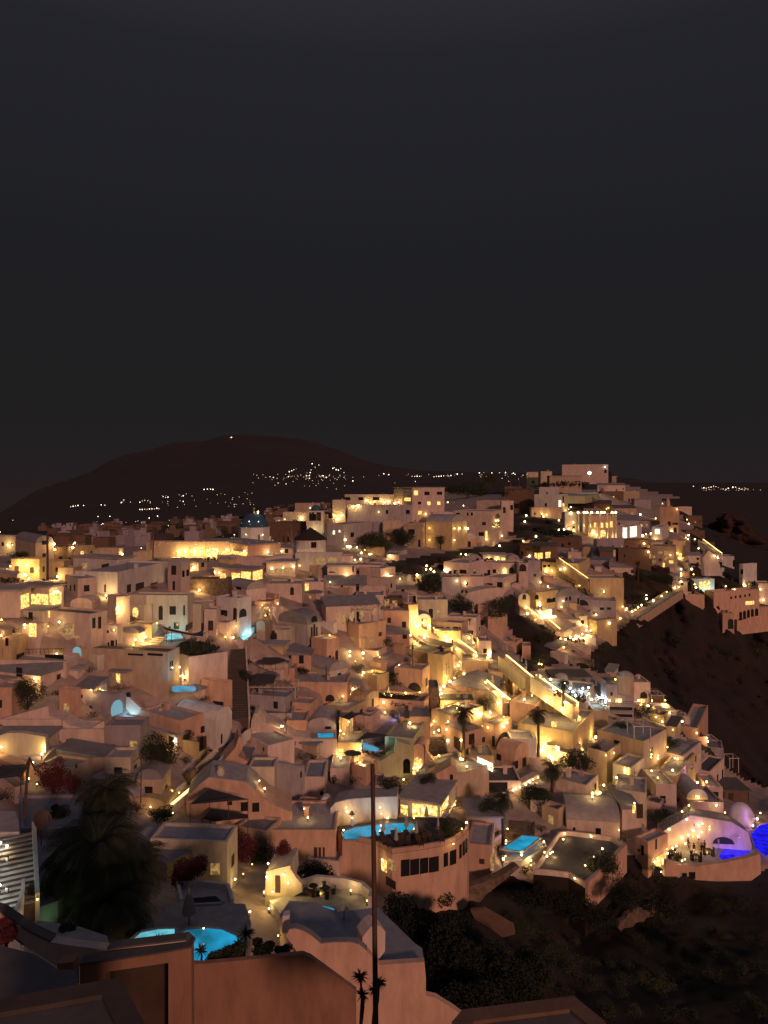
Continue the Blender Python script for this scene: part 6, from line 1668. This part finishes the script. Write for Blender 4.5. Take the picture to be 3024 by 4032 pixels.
# the great palm in the left foreground
PD = 63
palm('L', 780, 1160, 330, 560, 'upper crown of the great dark palm in the left foreground', 90, D=PD+3, trunk=.4, seed=11)
palm('L', 700, 1250, 760, 860, 'huge drooping dark palm in the left foreground', 190, D=PD-4, trunk=.5, droop=.9, seed=12)
palm('L', 980, 1250, 860, 560, 'right-hand crown of the great foreground palm clump', 130, D=PD-3, trunk=.4, droop=.85, seed=13)
palm('L', 470, 1250, 930, 420, 'left-hand crown of the great foreground palm clump', 90, D=PD-2, trunk=.4, droop=.8, seed=14)
palm('L', 800, 1330, 1130, 760, 'lowest crown of the great foreground palm clump', 130, D=PD-6, trunk=.5, droop=.85, seed=15)
def yucca(t, x, yb, heads, label, D):
    u, vb = px(t, x, yb); base = P(u, vb, D); root = thing('yucca', base, label, 'yucca plant'); r = random.Random(int(x)); m = MB(); tr = MB()
    for hx, hy, rad in heads:
        h = P(*px(t, hx, hy), D); tr.tube([base-UPZ*.3, base+(h-base)*.5+Vector((.08, 0, 0)), h], [.09, .07, .05], 6); L = rad/TILE[t][2]/F*D
        for k in range(46):
            d = Vector((r.gauss(0, 1), r.gauss(0, 1), r.gauss(.25, .8))).normalized(); s = d.orthogonal().normalized()*.035*(1+L); m.add([h-s, h+s, h+d*L*r.uniform(.8, 1.1)-UPZ*L*.12], [(0, 1, 2)])
    tr.build('stem', 'bark', root, bvh=False, fix=False); m.build('leaves', 'palm', root, bvh=False, fix=False)
yucca('Q', 1030, 960, [(1025, 680, 62), (1040, 800, 55)], 'slim yucca with two spiky heads left of the foreground pole', 36)
yucca('Q', 1110, 960, [(1150, 720, 60), (1110, 770, 50)], 'yucca partly hidden by the foreground pole', 36.5)
yucca('P', 1310, 600, [(1310, 510, 60)], 'spiky yucca silhouetted against the turquoise foreground pool', 46)
yucca('P', 1590, 560, [(1600, 400, 75), (1560, 470, 60)], 'large yucca at the right end of the turquoise foreground pool', 48)
yucca('P', 1040, 480, [(1040, 440, 45)], 'small yucca in front of the dim teal pool', 48)
yucca('F', 930, 780, [(930, 745, 30)], 'agave on the grey roof near the gatehouse', 172)
# ---------------------------------------------------------------- street furniture, parasols, people
def pole(t, x0, y0, x1, y1, D, r0, r1, label, name='pole', arms=()):
    a = P(*px(t, x0, y0), D); b = P(*px(t, x1, y1), D); root = thing(name, a, label, 'pole')
    MB().tube([a-UPZ*1, a+(b-a)*.5, b], [r0, (r0+r1)/2, r1], 10).build('shaft', 'metal', root, bvh=False)
    for k, (px_, py_) in enumerate(arms):
        q = P(*px(t, px_, py_), D); MB().tube([b-UPZ*.02, q], [r1*.9, r1*.7], 6).build('arm', 'metal', root, bvh=False)
    return root
pole('Q', 1128, 900, 1106, -700, 30, .115, .085, 'tall dark rusty pole rising in the foreground centre')
MB_ = None
pole('L', 175, 400, 215, 60, 52, .10, .08, 'leaning utility pole with equipment at the left edge', 'utility_pole', arms=((150, 210), (260, 160)))
pole('L', 1022, 330, 1026, 50, 90, .07, .05, 'thin rooftop antenna mast right of the big palm', 'antenna_mast', arms=((1100, 45), (960, 95)))
pole('D', 388, 385, 388, 45, 140, .22, .18, 'tall dark mast rising before the tan vaulted house')
pole('D', 1252, 215, 1252, 30, 205, .22, .16, 'thin dark mast on the upper left skyline')
pole('I', 1213, 215, 1213, 380, 138, .12, .12, 'slim dark downpipe mast left of the vaulted chapel')
pole('J', 465, 250, 465, 60, 160, .12, .1, 'slim mast on the ochre house')
pole('C', 110, 215, 110, 165, 425, .3, .25, 'streetlight pole on the skyline left of the castle hill', 'street_lamp')
pole('C', 56, 215, 56, 182, 425, .3, .25, 'shorter streetlight pole at the far left of the castle hill', 'street_lamp')
pole('J', 150, 830, 175, 690, 143, .06, .05, 'slanting mast holding the dark shade sail')
pole('I', 885, 760, 885, 600, 124, .06, .05, 'thin mast on the grey roofs in the centre')
def sail(t, pts, ref, label, dz, m='sail', D=None):
    q = onplane(t, pts, ref, D, dz); c = sum(q, Vector())/len(q); root = thing('shade_sail', c, label, 'shade sail')
    for i, k in enumerate(q): k.z += .35 if i % 2 else -.1
    MB().prism(q, UPZ*.06).build('canopy', m, root, bvh=False)
    for k in q: MB().tube([k-UPZ*2.6, k+UPZ*.1], [.05, .05], 5).build('post', 'metal', root, bvh=False)
sail('J', [(5, 858), (95, 812), (275, 818), (60, 870)], (150, 1000), 'dark triangular shade sail over the blue plunge pool', 4.2)
sail('I', [(1335, 668), (1400, 655), (1415, 620), (1440, 655), (1520, 630), (1450, 680), (1400, 690)], (1400, 880), 'small black star-shaped canopy over the lit lantern', 6.5)
sail('I', [(595, 400), (640, 330), (780, 320), (805, 350), (780, 395)], (700, 430), 'wide dark canopy right of the stairway', 2.2)
sail('I', [(665, 225), (700, 200), (830, 180), (905, 228), (800, 230)], (780, 280), 'dark canopy on the pink terrace', 2.0)
sail('I', [(1380, 360), (1400, 345), (1470, 360), (1505, 385), (1490, 410), (1385, 400)], (1420, 450), 'pale lit round-edged awning right of the vaulted chapel', 2.4, 'fabric')
sail('D', [(1285, 785), (1360, 850), (1560, 870), (1659, 850), (1659, 880), (1400, 840)], (1500, 930), 'dark sagging sail over the pale cyan pool', 3)
sail('L', [(1380, 395), (1520, 310), (1800, 360), (1659, 375)], (1500, 540), 'dark canopy tucked under the big orange house', 5)
sail('L', [(1470, 500), (1530, 455), (1800, 470), (1800, 520), (1560, 520)], (1500, 560), 'second dark canopy lower under the big orange house', 2)
sail('L', [(-60, 215), (-60, 150), (190, 105), (200, 160), (150, 190)], (100, 350), 'broad dark awning at the left edge', 3.0)
def pergola(t, x0, y0, x1, y1, dep, label, m='frame_w', D=None):
    ua, va = px(t, x0, y1); ub, _ = px(t, x1, y1); vt = px(t, x0, y0)[1]
    p, n, own = hit((ua+ub)/2, va); D = D or (p.y if p else depth(ua, va)); a = P(ua, va, D); b = P(ub, va, D); H = (va-vt)/F*D; W = b.x-a.x
    root = thing('pergola', a, label, 'pergola')
    for xx in (0, W):
        for yy in (0, dep): MB().cbox((a.x+xx, a.y+yy, a.z-.3), .16, .16, H+.3).build('post', m, root, bvh=False)
    mb = MB()
    for yy in (0, dep): mb.box(a+Vector((-.2, yy-.06, H+.002)), Vector((W+.4, 0, 0)), Vector((0, .12, 0)), UPZ*.16)
    for k in range(int(W/1.2)+1): mb.box(a+Vector((k*W/max(1, int(W/1.2))-.05, -.2, H+.17)), Vector((.1, 0, 0)), Vector((0, dep+.4, 0)), UPZ*.1)
    mb.build('beams', m, root, bvh=False)
pergola('K', 712, 470, 828, 565, 4, 'white pergola frame on the wide blue-grey roof')
pergola('K', 1388, 695, 1450, 790, 3, 'pale pergola frame at the right cliff edge')
pergola('K', 1010, 400, 1105, 470, 3, 'white pergola frame on the cliff terrace')
pergola('K', 835, 250, 922, 330, 4, 'white pergola over the cliff terrace hut')
pergola('I', 575, 430, 960, 508, 5, 'long pergola of the dark terrace right of the stairway')
pergola('F', 868, 880, 948, 960, 3, 'white lit pergola frame below the gatehouse')
pergola('F', 432, 550, 500, 605, 4, 'pale box-like roof frame above the intense yellow wall')
pergola('F', 0, 650, 190, 780, 4, 'long wooden pergola on the orange house')
pergola('O', 1350, 120, 1522, 185, 4, 'dark-edged pergola on the cliff at the right', 'metal')
pergola('B', 905, 450, 1060, 520, 5, 'roof pergola of the ochre house on the ridge', 'frame_w')
pergola('E', 1550, 650, 1650, 740, 3, 'pergola above the glowing orange wall house')
def parasol(t, x, y, h, label, m='fabric', grp='closed parasols', D=None, k=1.0):
    u, v = px(t, x, y); p, n, own = hit(u, v)
    if p is None: return
    H = h/TILE[t][2]/F*p.y; root = thing('closed_parasol', p, label, 'parasol', grp)
    MB().lathe(p, [(.05, 0), (.05, H*.3)], 6).build('pole', 'metal', root, bvh=False)
    MB().lathe(p, [(.06, H*.26), (.30*k, H*.32), (.22*k, H*.6), (.10, H*.9), (.02, H)], 8).build('canopy', m, root, bvh=False)
for x, y, h in ((478, 630, 140), (645, 600, 130), (717, 640, 120), (570, 700, 140), (790, 520, 110), (875, 640, 150)): parasol('N', x, y, h, 'closed parasol on the large curved pool terrace', 'fabric', 'closed parasols of the pool terrace')
for x, y, h in ((442, 200, 60), (506, 200, 60)): parasol('K', x, y, h, 'closed white parasol standing above the white-lit stair', 'clothw', 'closed white parasols at the lit stair')
for x, y, h in ((1355, 240, 75), (1390, 265, 70), (1200, 150, 90), (1232, 160, 110), (1492, 355, 50), (1525, 370, 50)): parasol('J', x, y, h, 'closed pale parasol on the dark terrace above the lit ramp', 'fabric', 'closed parasols above the lit ramp')
parasol('P', 1235, 350, 250, 'large closed pale parasol beside the turquoise foreground pool', 'fabric', None, k=2.0)
parasol('J', 270, 510, 90, 'closed parasol on the orange arcade terrace', 'fabric', None)
parasol('N', 250, 570, 70, 'white closed parasol at the left end of the large pool', 'clothw', None)
def openparasol(t, x, y, w_, h, label, m='sail'):
    u, v = px(t, x, y); p, n, own = hit(u, v); s = 1/TILE[t][2]/F*p.y; H = h*s; r = w_*s/2; root = thing('parasol', p, label, 'parasol')
    MB().tube([p, p+UPZ*H], [.05, .04], 6).build('pole', 'metal', root, bvh=False); MB().lathe(p, [(r, H*.72), (r*.5, H*.88), (.05, H), (r*.5, H*.84), (r*.98, H*.7)], 8).build('canopy', m, root, bvh=False)
openparasol('I', 1430, 1010, 150, 65, 'small dark open parasol in the yellow floodlit courtyard'); openparasol('N', 250, 540, 40, 95, 'black open parasol against the curved white wall')
openparasol('Q', 920, 320, 60, 110, 'small pale open parasol on the broad foreground roof', 'clothw'); openparasol('Q', 680, 160, 60, 50, 'dark parasol on the crescent terrace'); openparasol('K', 1130, 300, 60, 40, 'fabric parasol on the cliff terrace hut', 'fabric') if False else None
def lounger():
    b = MB(); b.box((-.32, -.9, .28), Vector((.64, 0, 0)), Vector((0, 1.2, 0)), UPZ*.08); b.add([Vector((-.32, .3, .28)), Vector((.32, .3, .28)), Vector((.32, .9, .7)), Vector((-.32, .9, .7)), Vector((-.32, .3, .36)), Vector((.32, .3, .36)), Vector((.32, .86, .77)), Vector((-.32, .86, .77))], [(0, 3, 2, 1), (4, 5, 6, 7), (0, 1, 5, 4), (1, 2, 6, 5), (2, 3, 7, 6), (3, 0, 4, 7)])
    for x in (-.28, .22):
        for y in (-.85, .25): b.box((x, y, 0), Vector((.06, 0, 0)), Vector((0, .06, 0)), UPZ*.28)
    me = bpy.data.meshes.new('sun_lounger'); me.from_pydata(b.v, [], b.f); me.materials.append(M['wood']); return me
LM = lounger()
def put(me, name, t, pts, label, cat, grp, rz=0, jit=.4, sc=1):
    for s in pts.split(';'):
        x, y = [float(k) for k in s.split()]; p, n, own = hit(*px(t, x, y))
        if p is None or abs(n.z) < .5: continue
        o = bpy.data.objects.new(name, me); C.objects.link(o); o.location = p; o.rotation_euler.z = rz+R.uniform(-jit, jit); o.scale = (sc, sc, sc); tag(o, label, cat, grp)
put(LM, 'sun_lounger', 'N', '420 660;450 690;500 700;540 710;590 700;620 680;660 690;700 680;740 690;780 670;820 660;640 650;760 640;560 650;850 680;900 660;480 660', 'dark sun lounger on the large curved pool terrace', 'sun lounger', 'sun loungers of the pool terrace', .3)
put(LM, 'sun_lounger', 'J', '120 990;170 1000;220 980', 'dark sun lounger below the shade sail', 'sun lounger', 'sun loungers below the shade sail', .5)
def table():
    b = MB(); b.lathe((0, 0, 0), [(.3, 0), (.06, .04), (.05, .7), (.5, .72), (.5, .76), (.02, .765)], 12)
    for k in range(4):
        a = k*math.pi/2+.4; b.cbox((math.cos(a)*.85, math.sin(a)*.85, 0), .4, .4, .45, a); b.cbox((math.cos(a)*1.03, math.sin(a)*1.03, .45), .06, .4, .45, a)
    me = bpy.data.meshes.new('table_set'); me.from_pydata(b.v, [], b.f); me.materials.append(M['wood']); return me
TM = table()
put(TM, 'table_set', 'E', '250 262;300 262;350 262;420 262;480 262;540 258', 'table set with chairs outside the strongly lit tavern', 'table', 'tables of the strongly lit tavern')
put(TM, 'table_set', 'K', '180 250;230 262;280 258;330 268;380 262;250 285;340 290', 'table set on the white-lit party terrace', 'table', 'tables of the party terrace')
put(TM, 'table_set', 'O', '1000 590;1150 600;1240 560;980 575', 'table set on the club party terrace', 'table', 'tables of the club terrace')
put(TM, 'table_set', 'G', '230 790;290 805;340 800;270 790', 'table set on the lit platform at the spur tip', 'table', 'tables of the lit platform')
put(TM, 'table_set', 'Q', '720 135;800 150', 'dark table set on the crescent terrace', 'table', 'tables of the crescent terrace')
put(TM, 'table_set', 'D', '20 440;60 445;110 440;150 440', 'table set on the upper left courtyard', 'table', 'tables of the upper left courtyard')
put(TM, 'table_set', 'G', '1380 440;1440 438;1500 440;1550 425', 'table set on the cliff hotel terrace', 'table', 'tables of the cliff hotel')
# people: one continuous skinned body, legs, arms, head; clothes as children
def person_mesh(seed):
    r = random.Random(seed); st = r.uniform(-.12, .12)
    J = [(0, 0, .95), (0, 0, 1.2), (0, 0, 1.42), (0, 0, 1.52), (0, -.01, 1.62), (0, 0, 1.72), (.09, 0, .88), (.11, st, .48), (.11, st*1.6+.02, .08), (.11, st*1.6-.12, .03), (-.09, 0, .88), (-.11, -st, .48), (-.11, -st*1.6+.02, .08), (-.11, -st*1.6-.12, .03),
         (.19, 0, 1.4), (.24, .02, 1.12), (.25, -.1, .88), (.25, -.13, .8), (-.19, 0, 1.4), (-.25, .02, 1.13), (-.22, -.14, .95), (-.2, -.2, .9)]
    E = [(0, 1), (1, 2), (2, 3), (3, 4), (4, 5), (0, 6), (6, 7), (7, 8), (8, 9), (0, 10), (10, 11), (11, 12), (12, 13), (2, 14), (14, 15), (15, 16), (16, 17), (2, 18), (18, 19), (19, 20), (20, 21)]
    rad = [.15, .13, .14, .06, .10, .08, .10, .065, .045, .04, .10, .065, .045, .04, .07, .05, .035, .035, .07, .05, .035, .035]
    me = bpy.data.meshes.new('person_body'); me.from_pydata([Vector(j) for j in J], E, []); o = bpy.data.objects.new('tmp', me); C.objects.link(o)
    md = o.modifiers.new('s', 'SKIN'); sv = me.skin_vertices[0].data
    for i, q in enumerate(rad): sv[i].radius = (q, q*.8)
    sv[0].use_root = True; o.modifiers.new('u', 'SUBSURF').levels = 1
    dg = bpy.context.evaluated_depsgraph_get(); me2 = bpy.data.meshes.new_from_object(o.evaluated_get(dg)); bpy.data.objects.remove(o); me2.materials.clear(); me2.materials.append(mat('skin', (.35, .2, .14), bump=0)); me2.materials.append(M['cloth'] if seed % 3 else M['clothw'])
    for p in me2.polygons:
        p.use_smooth = True; p.material_index = 1 if .12 < p.center.z < 1.46 and abs(p.center.x) < .24 else 0
    h = MB(); h.lathe((0, 0.015, 1.6), [(.105, 0), (.12, .06), (.09, .14), (.02, .17)], 10); hm = bpy.data.meshes.new('hair'); hm.from_pydata(h.v, [], h.f); hm.materials.append(M['cloth'])
    return me2, hm
PM = [person_mesh(k) for k in range(3)]
def people(t, pts, label, grp, rz=0):
    for i, s in enumerate(pts.split(';')):
        x, y = [float(k) for k in s.split()]; p, n, own = hit(*px(t, x, y))
        if p is None: continue
        me, hm = PM[i % 3]; o = bpy.data.objects.new('person', me); C.objects.link(o); o.location = p; o.rotation_euler.z = rz+R.uniform(-1, 1); tag(o, label, 'person', grp)
        h = bpy.data.objects.new('hair', hm); C.objects.link(h); h.parent = o
people('E', '1085 398', 'woman-like figure in dark clothes on the white path under the windmill', None)
people('O', '848 705', 'person in dark clothes standing at the lit club entrance', None)
people('O', '1310 520', 'person in a white shirt walking beside the blue pool', None)
people('O', '1105 555;1135 560;1190 560;1170 530;1210 540;1095 520', 'person standing among the crowd on the club terrace', 'people on the club terrace')
people('F', '740 900;790 960;700 1010', 'person walking on the yellow lit steps', 'people on the lit steps')
people('E', '1370 795;1395 795;1440 790;820 600', 'person in dark clothes on a middle terrace', 'people on the middle terraces')
people('F', '1060 915', 'person on the silver pavilion roof', None)
# satellite dish at the left
def dish():
    c = P(*px('L', 300, 515), 58); root = thing('satellite_dish', c, 'big brown satellite dish on the left foreground roof', 'satellite dish'); r = .75
    m = MB(); ax = Vector((.75, -.45, .5)).normalized(); a = ax.orthogonal().normalized(); b = ax.cross(a); vs = []; fs = []
    for j, (q, o) in enumerate(((.02, 0), (.5, .05), (.85, .16), (1, .24), (1, .26), (.5, .08), (.02, .03))):
        for k in range(20): t_ = k*math.pi/10; vs.append(c+(a*math.cos(t_)+b*math.sin(t_))*r*q+ax*o*r)
    for j in range(6):
        for k in range(20): fs.append((j*20+k, j*20+(k+1) % 20, (j+1)*20+(k+1) % 20, (j+1)*20+k))
    m.add(vs, fs); m.build('reflector', 'dish', root, bvh=False); MB().tube([c-UPZ*2, c], [.05, .05]).build('mount', 'metal', root, bvh=False); MB().tube([c-b*r*.9+ax*.1, c+ax*1.0], [.02, .02], 5).build('feed_arm', 'metal', root, bvh=False)
dish()
# urns on the orange house
for x, y in ((348, 215), (405, 1060)):
    if y > 900: continue
    c = P(*px('M', x, y+20), 99); root = thing('clay_urn', c, 'big pale clay urn on top of the swooping orange house wall', 'urn'); MB().lathe(c, [(.25, 0), (.5, .4), (.55, .9), (.32, 1.3), (.42, 1.5), (.36, 1.5)], 14).build('body', 'c', root, smooth=True)
# arched gateway of globes
def gate():
    D = depth(*px('E', 715, 760)); a = P(*px('E', 672, 750), D); b = P(*px('E', 770, 750), D); zt = P(*px('E', 715, 625), D).z; root = thing('arched_gateway', (a+b)/2, 'dark-centred arched gateway ringed by glowing globes', 'gateway'); W = b.x-a.x; H = zt-a.z; m = MB()
    m.box(a, Vector((W*.2, 0, 0)), Vector((0, .8, 0)), UPZ*H*.7); m.box(a+Vector((W*.8, 0, 0)), Vector((W*.2, 0, 0)), Vector((0, .8, 0)), UPZ*H*.7)
    n = 10; o_ = [a+Vector((W/2-W/2*math.cos(k*math.pi/n), .01, H*.7+H*.3*math.sin(k*math.pi/n)+.002)) for k in range(n+1)]; i_ = [a+Vector((W/2-W*.3*math.cos(k*math.pi/n), .01, H*.7+H*.16*math.sin(k*math.pi/n)+.002)) for k in range(n+1)]
    m.prism(o_+i_[::-1], Vector((0, .78, 0))); m.build('arch', 'c', root, bvh=False)
gate()
# chimneys, roof tanks and railings to break up the plain roofs
def rail(t, x0, y0, x1, y1, label, n=10, h=1.0, m='metal', D=None):
    p, _, o1 = hit(*px(t, x0, y0)); q, _, o2 = hit(*px(t, x1, y1))
    if p is None or q is None or (q-p).length > 40: return
    root = thing('railing', p, label, 'railing'); b = MB(); d = q-p
    for k in range(n+1): c = p+d*(k/n); b.tube([c, c+UPZ*h], [.035, .035], 4)
    b.tube([p+UPZ*h, q+UPZ*h], [.05, .05], 4); b.tube([p+UPZ*h*.5, q+UPZ*h*.5], [.03, .03], 4); b.build('bars', m, root, bvh=False)
rail('D', 560, 152, 710, 148, 'rail of the ochre roof terrace'); rail('N', 900, 500, 1045, 450, 'curved balcony rail of the poolside restaurant'); rail('G', 1350, 450, 1590, 440, 'dark glass rail of the cliff hotel terrace', 14)
rail('H', 20, 165, 130, 160, 'left dark balcony rail of the pink terrace'); rail('H', 205, 165, 520, 160, 'right dark balcony rail of the pink terrace'); rail('O', 870, 390, 1100, 300, 'rail along the roof edge above the party terrace')
rail('K', 545, 320, 700, 320, 'upper balcony rail of the mauve turret house'); rail('K', 545, 370, 700, 370, 'lower balcony rail of the mauve turret house')
